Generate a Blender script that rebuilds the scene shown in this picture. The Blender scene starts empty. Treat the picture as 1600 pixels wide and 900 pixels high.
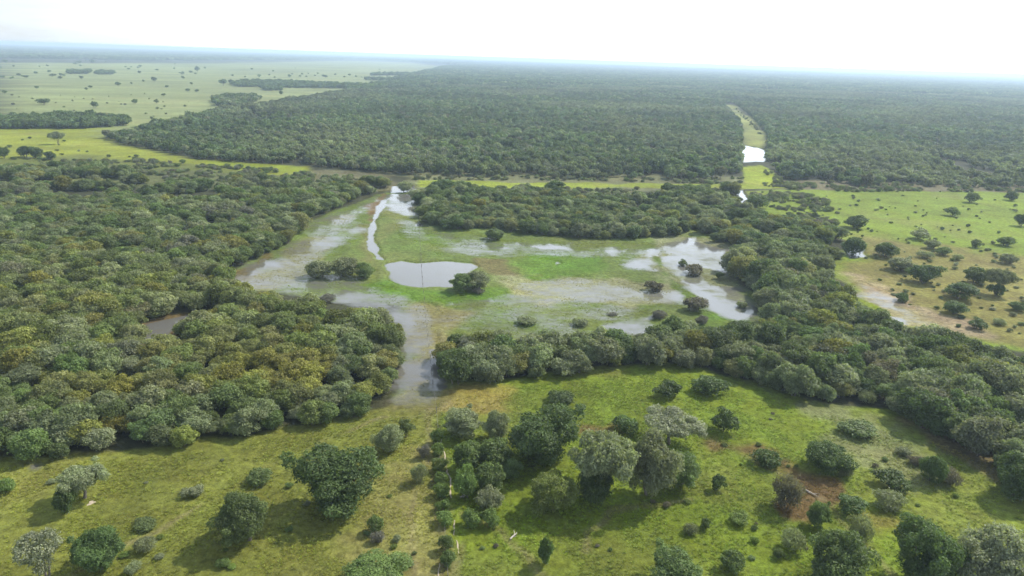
import bpy, math, random
import numpy as np
from mathutils import Matrix, Vector

S = bpy.context.scene
C = S.collection
R_ = math.radians
# ---------------------------------------------------------------- camera
CAM_H = 60.0
F_PX = 1090.0
cam_data = bpy.data.cameras.new('camera')
cam = bpy.data.objects.new('camera', cam_data)
C.objects.link(cam)
cam_data.sensor_width = 36.0
cam_data.lens = F_PX * 36.0 / 1600.0
cam_data.clip_start = 0.5
cam_data.clip_end = 80000.0
cam_rot = Matrix.Rotation(R_(90 - 18.25), 4, 'X') @ Matrix.Rotation(R_(1.86), 4, 'Z')
cam.matrix_world = Matrix.Translation((0, 0, CAM_H)) @ cam_rot
S.camera = cam
CR = np.array(cam_rot.to_3x3())

# ---------------------------------------------------------------- sky, sun, exposure
SUN_EL, SUN_AZ = 44.0, 55.0           # azimuth: degrees to the right of the view direction (+Y)
world = bpy.data.worlds.new('World')
S.world = world
world.use_nodes = True
wn = world.node_tree.nodes
wl = world.node_tree.links
bg = wn['Background']
sky = wn.new('ShaderNodeTexSky')
sky.sky_type = 'NISHITA'
sky.sun_disc = False
sky.sun_elevation = R_(SUN_EL)
sky.sun_rotation = R_(SUN_AZ)
sky.air_density = 1.0
sky.dust_density = 1.0
sky.ozone_density = 1.0
tc = wn.new('ShaderNodeTexCoord')
mp = wn.new('ShaderNodeMapping')
mp.inputs['Scale'].default_value = (1.6, 1.6, 9.0)
wl.new(tc.outputs['Generated'], mp.inputs['Vector'])
cn = wn.new('ShaderNodeTexNoise')
cn.inputs['Scale'].default_value = 2.6
cn.inputs['Detail'].default_value = 6.0
cn.inputs['Roughness'].default_value = 0.6
wl.new(mp.outputs['Vector'], cn.inputs['Vector'])
cr = wn.new('ShaderNodeMapRange')      # thin cloud veil, uneven
cr.inputs['From Min'].default_value = 0.35
cr.inputs['From Max'].default_value = 0.68
cr.inputs['To Min'].default_value = 0.55
cr.inputs['To Max'].default_value = 1.0
wl.new(cn.outputs['Fac'], cr.inputs['Value'])
sx = wn.new('ShaderNodeSeparateXYZ')
wl.new(tc.outputs['Generated'], sx.inputs[0])
def wm(op, a, b):
    m_ = wn.new('ShaderNodeMath'); m_.operation = op
    for i_, v_ in enumerate((a, b)):
        if v_ is None: continue
        if isinstance(v_, (int, float)): m_.inputs[i_].default_value = v_
        else: wl.new(v_, m_.inputs[i_])
    return m_.outputs[0]
up_ = wm('MAXIMUM', sx.outputs['Z'], 0.0)
fr_ = wn.new('ShaderNodeMapRange'); fr_.interpolation_type = 'SMOOTHSTEP'      # bright haze and thin cloud low in the sky, clearer overhead
fr_.inputs['From Min'].default_value = .22; fr_.inputs['From Max'].default_value = .80
fr_.inputs['To Min'].default_value = 1.0; fr_.inputs['To Max'].default_value = 0.0
wl.new(up_, fr_.inputs['Value'])
fall = fr_.outputs['Result']
veil = wm('MULTIPLY', wm('ADD', wm('MULTIPLY', fall, .84), .14), cr.outputs['Result'])
mx = wn.new('ShaderNodeMix'); mx.data_type = 'RGBA'
wl.new(veil, mx.inputs['Factor'])
wl.new(sky.outputs['Color'], mx.inputs['A'])
dp = wn.new('ShaderNodeVectorMath'); dp.operation = 'DOT_PRODUCT'   # the veil glows towards the sun
wl.new(tc.outputs['Generated'], dp.inputs[0])
dp.inputs[1].default_value = (math.sin(R_(SUN_AZ)) * math.cos(R_(SUN_EL)), math.cos(R_(SUN_AZ)) * math.cos(R_(SUN_EL)), math.sin(R_(SUN_EL)))
glow = wm('ADD', wm('MULTIPLY', wm('MAXIMUM', dp.outputs['Value'], 0.0), 22.0), 7.6)
vc = wn.new('ShaderNodeVectorMath'); vc.operation = 'SCALE'
vc.inputs[0].default_value = (.89, .985, 1.09)
wl.new(glow, vc.inputs['Scale'])
wl.new(vc.outputs['Vector'], mx.inputs['B'])
wl.new(mx.outputs['Result'], bg.inputs['Color'])
bg.inputs['Strength'].default_value = 0.12

sd = bpy.data.lights.new('sun', 'SUN')
sd.energy = 4.8
sd.angle = R_(0.9)
sd.color = (1.0, 0.94, 0.84)
sun = bpy.data.objects.new('sun', sd)
C.objects.link(sun)
sdir = Vector((math.sin(R_(SUN_AZ)) * math.cos(R_(SUN_EL)), math.cos(R_(SUN_AZ)) * math.cos(R_(SUN_EL)), math.sin(R_(SUN_EL))))
sun.rotation_euler = sdir.to_track_quat('Z', 'Y').to_euler()
sun.location = (60, 40, 90)

S.view_settings.view_transform = 'Standard'
S.view_settings.look = 'None'
S.view_settings.gamma = 1.0
S.view_settings.exposure = 0.28
S.render.engine = 'CYCLES'
cy = S.cycles
cy.use_denoising = True
cy.max_bounces = 6
cy.diffuse_bounces = 3
cy.glossy_bounces = 2
cy.transmission_bounces = 2
cy.volume_bounces = 1
cy.use_adaptive_sampling = True
cy.adaptive_threshold = 0.02
cy.caustics_reflective = False
cy.caustics_refractive = False

# ---------------------------------------------------------------- helpers
rng = np.random.default_rng(7)

def ray(px, py):
    d = np.stack([(np.asarray(px, float) - 800) / F_PX, -(np.asarray(py, float) - 450) / F_PX, -np.ones_like(np.asarray(px, float))], -1)
    return d @ CR.T

def at(px, py, z=0.0):
    d = ray(px, py)
    t = (z - CAM_H) / np.minimum(d[..., 2], -0.0022)
    p = d * t[..., None]
    p[..., 2] = z
    return p

def depth_of(p):                       # camera depth of world points
    q = (np.asarray(p) - np.array([0, 0, CAM_H])) @ CR
    return -q[..., 2]

def project(p):
    q = (np.asarray(p) - np.array([0, 0, CAM_H])) @ CR
    z = -q[..., 2]
    return 800 + F_PX * q[..., 0] / z, 450 - F_PX * q[..., 1] / z, z

def _hash(ix, iy, s):
    h = (ix.astype(np.int64) * 374761393 + iy.astype(np.int64) * 668265263 + s * 1442695041) & 0xffffffff
    h = ((h ^ (h >> 13)) * 1274126177) & 0xffffffff
    return ((h ^ (h >> 16)) & 0xffff) / 65535.0

def vnoise(x, y, s=0):
    ix, iy = np.floor(x), np.floor(y)
    fx, fy = x - ix, y - iy
    fx = fx * fx * (3 - 2 * fx); fy = fy * fy * (3 - 2 * fy)
    a, b = _hash(ix, iy, s), _hash(ix + 1, iy, s)
    c, d = _hash(ix, iy + 1, s), _hash(ix + 1, iy + 1, s)
    return (a + (b - a) * fx) * (1 - fy) + (c + (d - c) * fx) * fy

def fbm(x, y, s=0, o=4):
    v = 0; a = 0.5; n = 0
    for k in range(o):
        v = v + a * vnoise(x * 2 ** k + 17.3 * k, y * 2 ** k - 9.1 * k, s + k); n += a; a *= 0.5
    return v / n                       # 0..1

def sstep(a, b, x):
    t = np.clip((x - a) / (b - a), 0, 1)
    return t * t * (3 - 2 * t)

def W(poly, z=0.0):                    # outline seen in the picture -> ground outline in metres
    a = np.array(poly, float)
    return at(a[:, 0], a[:, 1], z)[:, :2]

def inside(x, y, P):
    r = np.zeros(x.shape, bool)
    n = len(P)
    for i in range(n):
        x0, y0 = P[i]; x1, y1 = P[(i + 1) % n]
        if y0 == y1: continue
        c = ((y0 > y) != (y1 > y)) & (x < (x1 - x0) * (y - y0) / (y1 - y0) + x0)
        r ^= c
    return r

def sdist(x, y, P, closed=True):
    d = np.full(x.shape, 1e18)
    n = len(P)
    for i in range(n if closed else n - 1):
        x0, y0 = P[i]; x1, y1 = P[(i + 1) % n]
        vx, vy = x1 - x0, y1 - y0
        L = vx * vx + vy * vy + 1e-9
        t = np.clip(((x - x0) * vx + (y - y0) * vy) / L, 0, 1)
        d = np.minimum(d, (x - x0 - t * vx) ** 2 + (y - y0 - t * vy) ** 2)
    d = np.sqrt(d)
    if closed:
        d = np.where(inside(x, y, P), d, -d)
    return d

def mesh_from(name, V, Fs, mats, attrs=None, smooth=False, fmat=None):
    me = bpy.data.meshes.new(name)
    V = np.asarray(V, np.float32); Fs = np.asarray(Fs, np.int32)
    k = Fs.shape[1]
    me.vertices.add(len(V)); me.vertices.foreach_set('co', V.ravel())
    me.loops.add(Fs.size); me.loops.foreach_set('vertex_index', Fs.ravel())
    me.polygons.add(len(Fs))
    me.polygons.foreach_set('loop_start', np.arange(0, Fs.size, k, dtype=np.int32))
    me.polygons.foreach_set('use_smooth', np.full(len(Fs), smooth))
    for m in mats: me.materials.append(m)
    if fmat is not None: me.polygons.foreach_set('material_index', np.asarray(fmat, np.int32))
    for an, (ty, val) in (attrs or {}).items():
        at_ = me.attributes.new(an, ty, 'POINT')
        at_.data.foreach_set('color' if ty == 'FLOAT_COLOR' else ('vector' if ty == 'FLOAT_VECTOR' else 'value'), np.asarray(val, np.float32).ravel())
    me.update(calc_edges=True)
    return me

def obj(name, me, parent=None):
    o = bpy.data.objects.new(name, me)
    C.objects.link(o)
    if parent is not None: o.parent = parent
    return o

def tag(o, label=None, cat=None, group=None, kind=None):
    if label: o['label'] = label
    if cat: o['category'] = cat
    if group: o['group'] = group
    if kind: o['kind'] = kind
    return o

# ---------------------------------------------------------------- materials
def mat(name):
    m = bpy.data.materials.new(name); m.use_nodes = True
    return m, m.node_tree.nodes, m.node_tree.links

def leaf_material():
    m, n, l = mat('foliage')
    out = n['Material Output']; n.remove(n['Principled BSDF'])
    t = n.new('ShaderNodeAttribute'); t.attribute_type = 'INSTANCER'; t.attribute_name = 'tint'
    v = n.new('ShaderNodeAttribute'); v.attribute_name = 'var'
    mul = n.new('ShaderNodeVectorMath'); mul.operation = 'SCALE'
    l.new(t.outputs['Color'], mul.inputs[0]); l.new(v.outputs['Fac'], mul.inputs['Scale'])
    oi = n.new('ShaderNodeObjectInfo')
    hs = n.new('ShaderNodeHueSaturation')
    mr = n.new('ShaderNodeMapRange'); mr.inputs['To Min'].default_value = 0.492; mr.inputs['To Max'].default_value = 0.508
    mv = n.new('ShaderNodeMapRange'); mv.inputs['To Min'].default_value = 0.8; mv.inputs['To Max'].default_value = 1.2
    l.new(oi.outputs['Random'], mr.inputs['Value']); l.new(oi.outputs['Random'], mv.inputs['Value'])
    l.new(mr.outputs['Result'], hs.inputs['Hue']); l.new(mv.outputs['Result'], hs.inputs['Value'])
    l.new(mul.outputs['Vector'], hs.inputs['Color'])
    d = n.new('ShaderNodeBsdfPrincipled')
    d.inputs['Roughness'].default_value = 0.62
    d.inputs['Specular IOR Level'].default_value = 0.28
    l.new(hs.outputs['Color'], d.inputs['Base Color'])
    tr = n.new('ShaderNodeBsdfTranslucent')
    tm = n.new('ShaderNodeMix'); tm.data_type = 'RGBA'; tm.blend_type = 'MULTIPLY'; tm.inputs['Factor'].default_value = 1.0
    tm.inputs['B'].default_value = (1.25, 1.35, 0.6, 1)
    l.new(hs.outputs['Color'], tm.inputs['A']); l.new(tm.outputs['Result'], tr.inputs['Color'])
    ms = n.new('ShaderNodeMixShader'); ms.inputs['Fac'].default_value = 0.36
    l.new(d.outputs['BSDF'], ms.inputs[1]); l.new(tr.outputs['BSDF'], ms.inputs[2])
    l.new(ms.outputs['Shader'], out.inputs['Surface'])
    return m
M_LEAF = leaf_material()

def simple_noise_mat(name, c0, c1, scale, rough=0.9):
    m, n, l = mat(name)
    p = n['Principled BSDF']; p.inputs['Roughness'].default_value = rough
    p.inputs['Specular IOR Level'].default_value = 0.2
    tcn = n.new('ShaderNodeTexCoord')
    nz = n.new('ShaderNodeTexNoise'); nz.inputs['Scale'].default_value = scale; nz.inputs['Detail'].default_value = 5
    l.new(tcn.outputs['Object'], nz.inputs['Vector'])
    mxn = n.new('ShaderNodeMix'); mxn.data_type = 'RGBA'
    mrn = n.new('ShaderNodeMapRange'); mrn.inputs['From Min'].default_value = .3; mrn.inputs['From Max'].default_value = .7
    l.new(nz.outputs['Fac'], mrn.inputs['Value']); l.new(mrn.outputs['Result'], mxn.inputs['Factor'])
    mxn.inputs['A'].default_value = (*c0, 1); mxn.inputs['B'].default_value = (*c1, 1)
    l.new(mxn.outputs['Result'], p.inputs['Base Color'])
    return m
M_BARK = simple_noise_mat('bark', (.10, .085, .065), (.24, .21, .17), 9)
M_DEAD = simple_noise_mat('weathered_wood', (.32, .28, .23), (.5, .46, .39), 6)
M_SAND = simple_noise_mat('pale_sand', (.34, .28, .2), (.5, .43, .33), 2.5)
M_WIRE = simple_noise_mat('galvanised_wire', (.2, .2, .2), (.3, .29, .27), 3, .5)

def ground_tone(n, l):
    """land colour carried by the sheet (kind of grass, mud, straw) broken up by fine grain"""
    a = n.new('ShaderNodeAttribute'); a.attribute_name = 'tone'
    g = n.new('ShaderNodeNewGeometry')
    def noise(scale, detail, rough=.6):
        z = n.new('ShaderNodeTexNoise'); z.inputs['Scale'].default_value = scale
        z.inputs['Detail'].default_value = detail; z.inputs['Roughness'].default_value = rough
        l.new(g.outputs['Position'], z.inputs['Vector']); return z
    n1, n2, n3 = noise(.9, 6, .7), noise(.13, 5), noise(3.1, 3)
    def rng_(z, f0, f1, t0, t1):
        r = n.new('ShaderNodeMapRange')
        for k, v in zip(('From Min', 'From Max', 'To Min', 'To Max'), (f0, f1, t0, t1)): r.inputs[k].default_value = v
        l.new(z.outputs['Fac'], r.inputs['Value']); return r
    m1 = rng_(n1, .3, .7, .55, 1.45); m2 = rng_(n2, .3, .7, .82, 1.18); m3 = rng_(n3, .3, .7, .8, 1.2)
    x = n.new('ShaderNodeMath'); x.operation = 'MULTIPLY'; l.new(m1.outputs[0], x.inputs[0]); l.new(m2.outputs[0], x.inputs[1])
    y = n.new('ShaderNodeMath'); y.operation = 'MULTIPLY'; l.new(x.outputs[0], y.inputs[0]); l.new(m3.outputs[0], y.inputs[1])
    s = n.new('ShaderNodeVectorMath'); s.operation = 'SCALE'
    l.new(a.outputs['Color'], s.inputs[0]); l.new(y.outputs[0], s.inputs['Scale'])
    hs = n.new('ShaderNodeHueSaturation')
    h = rng_(n2, .3, .7, .488, .512); l.new(h.outputs[0], hs.inputs['Hue'])
    l.new(s.outputs['Vector'], hs.inputs['Color'])
    return hs, n1, n3, g

def ground_material():
    m, n, l = mat('grassland')
    p = n['Principled BSDF']
    p.inputs['Roughness'].default_value = .95; p.inputs['Specular IOR Level'].default_value = .1
    hs, n1, n3, g = ground_tone(n, l)
    l.new(hs.outputs['Color'], p.inputs['Base Color'])
    b = n.new('ShaderNodeBump'); b.inputs['Strength'].default_value = .6; b.inputs['Distance'].default_value = .35
    l.new(n1.outputs['Fac'], b.inputs['Height']); l.new(b.outputs['Normal'], p.inputs['Normal'])
    return m
M_GROUND = ground_material()

def water_material():
    m, n, l = mat('flood_water')
    out = n['Material Output']
    p = n['Principled BSDF']
    hs, n1, n3, g = ground_tone(n, l)
    wt = n.new('ShaderNodeAttribute'); wt.attribute_name = 'wet'
    # open water
    p.inputs['Base Color'].default_value = (.115, .112, .10, 1)
    p.inputs['Roughness'].default_value = .09
    p.inputs['IOR'].default_value = 1.333
    rip = n.new('ShaderNodeTexNoise'); rip.inputs['Scale'].default_value = 1.7; rip.inputs['Detail'].default_value = 3
    l.new(g.outputs['Position'], rip.inputs['Vector'])
    b = n.new('ShaderNodeBump'); b.inputs['Strength'].default_value = .06; b.inputs['Distance'].default_value = .1
    l.new(rip.outputs['Fac'], b.inputs['Height']); l.new(b.outputs['Normal'], p.inputs['Normal'])
    # emergent grass and floating weed
    d = n.new('ShaderNodeBsdfDiffuse'); l.new(hs.outputs['Color'], d.inputs['Color'])
    wn_ = n.new('ShaderNodeTexNoise'); wn_.inputs['Scale'].default_value = .4; wn_.inputs['Detail'].default_value = 9; wn_.inputs['Roughness'].default_value = .8
    mpn = n.new('ShaderNodeMapping'); mpn.inputs['Scale'].default_value = (.45, 1, 1); mpn.inputs['Rotation'].default_value = (0, 0, .15)
    l.new(g.outputs['Position'], mpn.inputs['Vector']); l.new(mpn.outputs['Vector'], wn_.inputs['Vector'])
    # fac = smooth(noise*1.0 + wet - 1)
    a1 = n.new('ShaderNodeMath'); a1.operation = 'MULTIPLY_ADD'; a1.inputs[1].default_value = 1.8; a1.inputs[2].default_value = -.9
    l.new(wn_.outputs['Fac'], a1.inputs[0])
    a2 = n.new('ShaderNodeMath'); a2.operation = 'ADD'; l.new(a1.outputs[0], a2.inputs[0]); l.new(wt.outputs['Fac'], a2.inputs[1])
    wb = n.new('ShaderNodeTexNoise'); wb.inputs['Scale'].default_value = .09; wb.inputs['Detail'].default_value = 4
    l.new(mpn.outputs['Vector'], wb.inputs['Vector'])
    b1 = n.new('ShaderNodeMath'); b1.operation = 'MULTIPLY_ADD'; b1.inputs[1].default_value = .9; b1.inputs[2].default_value = -.45
    l.new(wb.outputs['Fac'], b1.inputs[0])
    a3 = n.new('ShaderNodeMath'); a3.operation = 'ADD'; l.new(a2.outputs[0], a3.inputs[0]); l.new(b1.outputs[0], a3.inputs[1]); a2 = a3
    r = n.new('ShaderNodeMapRange'); r.interpolation_type = 'SMOOTHSTEP'
    r.inputs['From Min'].default_value = .16; r.inputs['From Max'].default_value = .98
    l.new(a2.outputs[0], r.inputs['Value'])
    ms = n.new('ShaderNodeMixShader')
    l.new(r.outputs['Result'], ms.inputs['Fac']); l.new(d.outputs['BSDF'], ms.inputs[1]); l.new(p.outputs['BSDF'], ms.inputs[2])
    l.new(ms.outputs['Shader'], out.inputs['Surface'])
    return m
M_WATER = water_material()

# ---------------------------------------------------------------- land zones (outlines measured on the photograph, laid on the ground)
def hz(x): return 69 + x * 0.0327 + 1.0   # picture height of the horizon
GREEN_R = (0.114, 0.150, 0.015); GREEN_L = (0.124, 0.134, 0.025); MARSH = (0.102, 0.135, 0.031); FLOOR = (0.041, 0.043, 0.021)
STRAW = (0.197, 0.180, 0.082); SAVANNA = (0.165, 0.190, 0.070); LIME = (0.185, 0.225, 0.018); RUST = (0.123, 0.072, 0.033); MUD = (0.295, 0.221, 0.156)
SAGE = (0.139, 0.148, 0.070)
ZONES = [
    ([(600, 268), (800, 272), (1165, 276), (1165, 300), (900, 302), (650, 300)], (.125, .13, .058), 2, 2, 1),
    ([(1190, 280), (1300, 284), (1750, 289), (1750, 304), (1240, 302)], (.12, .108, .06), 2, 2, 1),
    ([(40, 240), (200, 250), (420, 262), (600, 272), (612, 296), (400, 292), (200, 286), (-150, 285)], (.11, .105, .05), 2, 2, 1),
    # outline, colour, softness factor, wobble factor, opacity
    ([(0, 262), (0, 98), (260, 99), (420, 97), (560, 95), (640, 98), (690, 104), (640, 118), (550, 142), (440, 159), (380, 170), (310, 180), (200, 208), (170, 222), (250, 245), (120, 262)], SAVANNA, 1, 1, 1),
    ([(-150, 212), (0, 200), (180, 200), (160, 215), (190, 228), (300, 248), (470, 262), (480, 274), (400, 275), (300, 268), (180, 258), (0, 258), (-150, 262)], (0.165, 0.185, 0.022), 1, 1.2, 1),
    ([(300, 250), (480, 262), (480, 271), (380, 268)], LIME, 1, .6, .9),
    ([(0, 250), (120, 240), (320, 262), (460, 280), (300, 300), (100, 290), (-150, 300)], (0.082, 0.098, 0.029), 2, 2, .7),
    ([(655, 283), (720, 284.5), (900, 287), (1175, 288), (1175, 296), (1000, 294), (800, 294), (655, 293)], LIME, .8, 1.0, .92),
    ([(1133, 164), (1146, 164), (1172, 185), (1197, 212), (1196, 234), (1165, 228), (1160, 200)], (0.180, 0.197, 0.049), .5, .5, 1),
    ([(1158, 262), (1192, 258), (1238, 295), (1158, 297)], LIME, .5, .5, 1),
    ([(1165, 299), (1236, 296), (1420, 299), (1780, 303), (1780, 560), (1640, 556), (1480, 530), (1380, 500), (1330, 460), (1290, 420), (1330, 380), (1250, 350), (1180, 350)], (0.135, 0.182, 0.018), 1, 1, 1),
    ([(1350, 372), (1420, 380), (1500, 390), (1600, 400), (1780, 420), (1780, 540), (1620, 545), (1500, 520), (1420, 480), (1320, 420)], (0.165, 0.132, 0.044), 3, 3, .75),
    ([(1318, 425), (1350, 430), (1390, 450), (1440, 480), (1500, 500), (1530, 525), (1480, 528), (1390, 500), (1350, 470)], MUD, 2.2, 3.0, .6),
    ([(-200, 712), (0, 718), (200, 706), (400, 680), (560, 645), (610, 632), (690, 632), (690, 700), (705, 800), (712, 960), (-400, 960)], GREEN_L, 1, 1, 1),
    ([(560, 760), (640, 700), (680, 700), (690, 800), (700, 960), (540, 960)], (0.164, 0.152, 0.049), 4, 4, .75),
    ([(690, 640), (690, 598), (800, 592), (940, 572), (1060, 568), (1160, 594), (1300, 630), (1420, 648), (1500, 688), (1620, 748), (1900, 800), (1900, 960), (712, 960), (705, 800), (690, 700)], GREEN_R, 1, 1, 1),
    ([(690, 610), (760, 600), (800, 610), (780, 640), (690, 645)], (0.221, 0.164, 0.041), 2.5, 3, .7),
    ([(905, 662), (965, 664), (962, 680), (900, 680)], RUST, 1.5, 2, .7),
    ([(1105, 685), (1180, 695), (1240, 725), (1250, 745), (1180, 725), (1110, 705)], RUST, 1.8, 2.2, .75),
    ([(1245, 748), (1312, 745), (1320, 785), (1280, 810), (1225, 800)], RUST, 1.5, 2, .9),
    ([(1340, 810), (1430, 815), (1450, 835), (1370, 840)], (0.156, 0.123, 0.033), 3, 3, .6),
    ([(1270, 640), (1340, 650), (1480, 720), (1420, 760), (1320, 740)], SAGE, 4, 4, .75),
    ([(1420, 660), (1560, 690), (1560, 745), (1500, 720)], (0.164, 0.123, 0.061), 2, 2.5, .8),
    # wetland
    ([(600, 300), (560, 316), (480, 345), (455, 375), (345, 440), (360, 452), (480, 465), (620, 480), (625, 570), (605, 640), (690, 640), (690, 560), (720, 535), (1000, 560), (1190, 520), (1195, 470), (1130, 425), (1150, 384), (1086, 352), (1040, 362), (960, 364), (870, 360), (790, 352), (700, 352), (655, 342), (650, 298)], MARSH, 1, 1, 1),
    ([(655, 305), (650, 350), (690, 370), (660, 400), (600, 400), (588, 370), (596, 330)], (0.139, 0.148, 0.049), 3, 3, .7),
    ([(360, 440), (470, 390), (540, 320), (560, 330), (520, 380), (470, 430), (400, 450)], (0.164, 0.148, 0.066), 2, 3, .7),
    ([(590, 380), (640, 340), (690, 370), (690, 402), (600, 408)], (0.094, 0.139, 0.029), 2, 2, .8),
    ([(570, 322), (600, 304), (606, 306), (592, 330), (580, 350), (572, 345)], (0.127, 0.086, 0.041), .8, .8, .95),
    ([(562, 352), (578, 352), (576, 385), (590, 410), (570, 408)], (0.107, 0.107, 0.037), 1, 1, .8),
    ([(560, 445), (610, 440), (640, 455), (720, 460), (800, 440), (840, 400), (940, 400), (950, 415), (860, 440), (780, 470), (640, 470)], (0.078, 0.139, 0.016), 2, 2, .9),
    ([(757, 405), (790, 404), (816, 425), (796, 440), (775, 428)], (0.107, 0.086, 0.037), 1.8, 3.2, .8),
    ([(815, 398), (880, 392), (950, 405), (930, 425), (830, 425)], (0.085, 0.150, 0.018), 2, 2.5, .85),
    ([(790, 440), (880, 432), (1060, 450), (1060, 480), (850, 475)], (0.205, 0.197, 0.107), 2.5, 3, .8),
    ([(630, 470), (690, 480), (740, 490), (700, 540), (690, 640), (610, 640), (630, 560)], (0.205, 0.168, 0.082), 2.5, 2, .65),
    ([(760, 480), (1020, 485), (1030, 520), (920, 510), (800, 530), (720, 515)], (0.102, 0.139, 0.033), 2.5, 3, .7),
    ([(1040, 370), (1110, 375), (1180, 400), (1140, 440), (1190, 480), (1150, 500), (1060, 440), (1020, 410)], (0.205, 0.205, 0.115), 2, 3, .7),
    ([(1020, 400), (1032, 402), (1048, 432), (1088, 462), (1120, 495), (1105, 498), (1060, 455), (1032, 430)], (0.090, 0.131, 0.025), .8, 1, .9),
    ([(1080, 500), (1130, 490), (1140, 510), (1090, 525)], (0.082, 0.148, 0.016), 2, 2, .8),
    ([(640, 600), (700, 600), (688, 660), (610, 650)], (0.123, 0.123, 0.033), 2, 2.5, .6),
    ([(205, 540), (225, 500), (330, 484), (310, 505), (262, 535)], (0.107, 0.074, 0.029), 2, 1.5, .9),
    ([(345, 436), (420, 395), (430, 402), (370, 448)], (0.098, 0.066, 0.025), 1, 1, .8),
]
# wetness: outline, wetness inside (1 open water, about .5 flooded grass), softness, wobble
WET = [
    ([(600, 300), (560, 316), (480, 347), (462, 376), (400, 405), (345, 436), (358, 450), (480, 462), (600, 476), (622, 490), (610, 625), (640, 640), (690, 615), (672, 560), (668, 485), (600, 455), (590, 430), (480, 405), (520, 372), (572, 345), (580, 330)], .46, 2, 2.5),
    ([(470, 392), (500, 358), (545, 340), (548, 372), (510, 392)], .60, 2.5, 3),
    ([(565, 316), (600, 303), (580, 330), (530, 343)], .60, 2, 2.5),
    ([(352, 438), (392, 412), (452, 396), (440, 420), (380, 447)], .66, 2, 2.5),
    ([(440, 447), (500, 442), (600, 470), (625, 480), (668, 500), (672, 600), (608, 628), (620, 560), (600, 485), (520, 470)], .64, 2, 2.5),
    ([(625, 540), (655, 540), (660, 600), (615, 622)], .70, 2, 3),
    ([(624, 478), (660, 476), (674, 510), (684, 560), (692, 612), (676, 634), (614, 634), (624, 570)], .48, 1.0, 1.0),
    ([(420, 408), (470, 396), (520, 380), (560, 350), (566, 372), (540, 392), (480, 412)], .50, 1.5, 2),
    ([(690, 470), (820, 460), (1010, 478), (1014, 505), (850, 512), (710, 505)], .40, 2, 2),
    ([(660, 352), (760, 374), (1030, 384), (1030, 402), (830, 402), (700, 396)], .38, 2, 2),
    ([(668, 545), (684, 545), (692, 608), (676, 608)], .95, .8, 1),
    ([(605, 413), (628, 408), (650, 411), (700, 409), (738, 411), (744, 418), (728, 430), (706, 440), (708, 449), (660, 450), (628, 446), (608, 436)], 1.08, .8, .8),
    ([(597, 313), (605, 311), (590, 345), (585, 378), (592, 396), (601, 407), (590, 406), (577, 390), (572, 370), (580, 340)], 1.2, .4, .45),
    ([(604, 305), (656, 300), (657, 330), (646, 345), (620, 335), (600, 330)], .76, 1.2, 2),
    ([(612, 291), (645, 290), (645, 301), (614, 301)], 1.1, .7, 1),
    ([(646, 332), (658, 330), (660, 354), (650, 354)], .9, 1, 1),
    ([(600, 340), (650, 345), (690, 372), (690, 385), (640, 372)], .46, 2.5, 3),
    ([(690, 378), (760, 380), (900, 384), (905, 396), (830, 398), (740, 396)], .47, 2, 2.5),
    ([(740, 384), (790, 386), (790, 394), (745, 394)], .60, 1.5, 2),
    ([(822, 384), (860, 381), (908, 388), (906, 396), (840, 392)], .80, 1.2, 1.8),
    ([(863, 408), (876, 407), (878, 412), (866, 414)], .88, .5, .6),
    ([(944, 388), (960, 387), (966, 402), (1000, 402), (1018, 385), (1040, 380), (1026, 400), (1030, 425), (990, 422), (955, 408)], .72, 1.2, 1.8),
    ([(1040, 378), (1080, 366), (1110, 384), (1158, 396), (1140, 425), (1180, 455), (1190, 490), (1165, 508), (1130, 495), (1090, 465), (1050, 430), (1034, 408)], .62, 1.5, 2),
    ([(1044, 386), (1078, 368), (1092, 380), (1084, 398), (1110, 410), (1090, 422), (1056, 425), (1040, 408)], .84, 1.2, 2),
    ([(1066, 438), (1086, 444), (1130, 478), (1180, 492), (1166, 508), (1132, 500), (1096, 478)], .82, 1, 1.5),
    ([(800, 440), (850, 434), (1000, 446), (1066, 456), (1068, 474), (960, 472), (840, 466), (800, 456)], .52, 2, 2.5),
    ([(850, 446), (930, 444), (990, 458), (1062, 462), (1060, 470), (950, 466), (880, 458)], .62, 1.8, 2.5),
    ([(925, 510), (950, 494), (1020, 494), (1032, 508), (1024, 528), (960, 520)], .70, 1.3, 1.8),
    ([(820, 527), (846, 526), (842, 540), (822, 540)], .8, 1, 1),
    ([(700, 480), (800, 488), (920, 500), (900, 535), (720, 535), (690, 505)], .33, 3, 3),
    ([(208, 536), (222, 507), (262, 498), (320, 486), (312, 497), (262, 516), (250, 538)], 1.0, 1, 1),
    ([(1152, 228), (1166, 227), (1196, 234), (1196, 254), (1160, 253)], 1.1, .6, 1.0),
    ([(1152, 296), (1162, 296), (1162, 322), (1153, 322)], 1.2, .5, .5),
    ([(1318, 392), (1350, 388), (1356, 402), (1325, 406)], 1.1, .8, 1),
    ([(1330, 435), (1380, 452), (1448, 488), (1470, 505), (1410, 505), (1350, 470)], .50, 1.8, 2.5),
    ([(1305, 462), (1330, 466), (1345, 482), (1310, 478)], 1.0, 1, 1),
    ([(1385, 492), (1420, 496), (1420, 508), (1390, 508)], .9, 1, 1.5),
    ([(318, 350), (342, 350), (342, 364), (320, 364)], 1.0, 1, 1),
    ([(40, 722), (72, 722), (70, 738), (42, 738)], .9, 1, 1),
    ([(1018, 332), (1034, 330), (1034, 342), (1020, 342)], 1.1, .7, .7),
]
DRY = [[(1018, 398), (1034, 402), (1050, 432), (1090, 462), (1122, 497), (1108, 499), (1062, 456), (1030, 430)], [(1090, 418), (1140, 430), (1150, 448), (1110, 446)]]   # grassy banks between the pools
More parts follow.
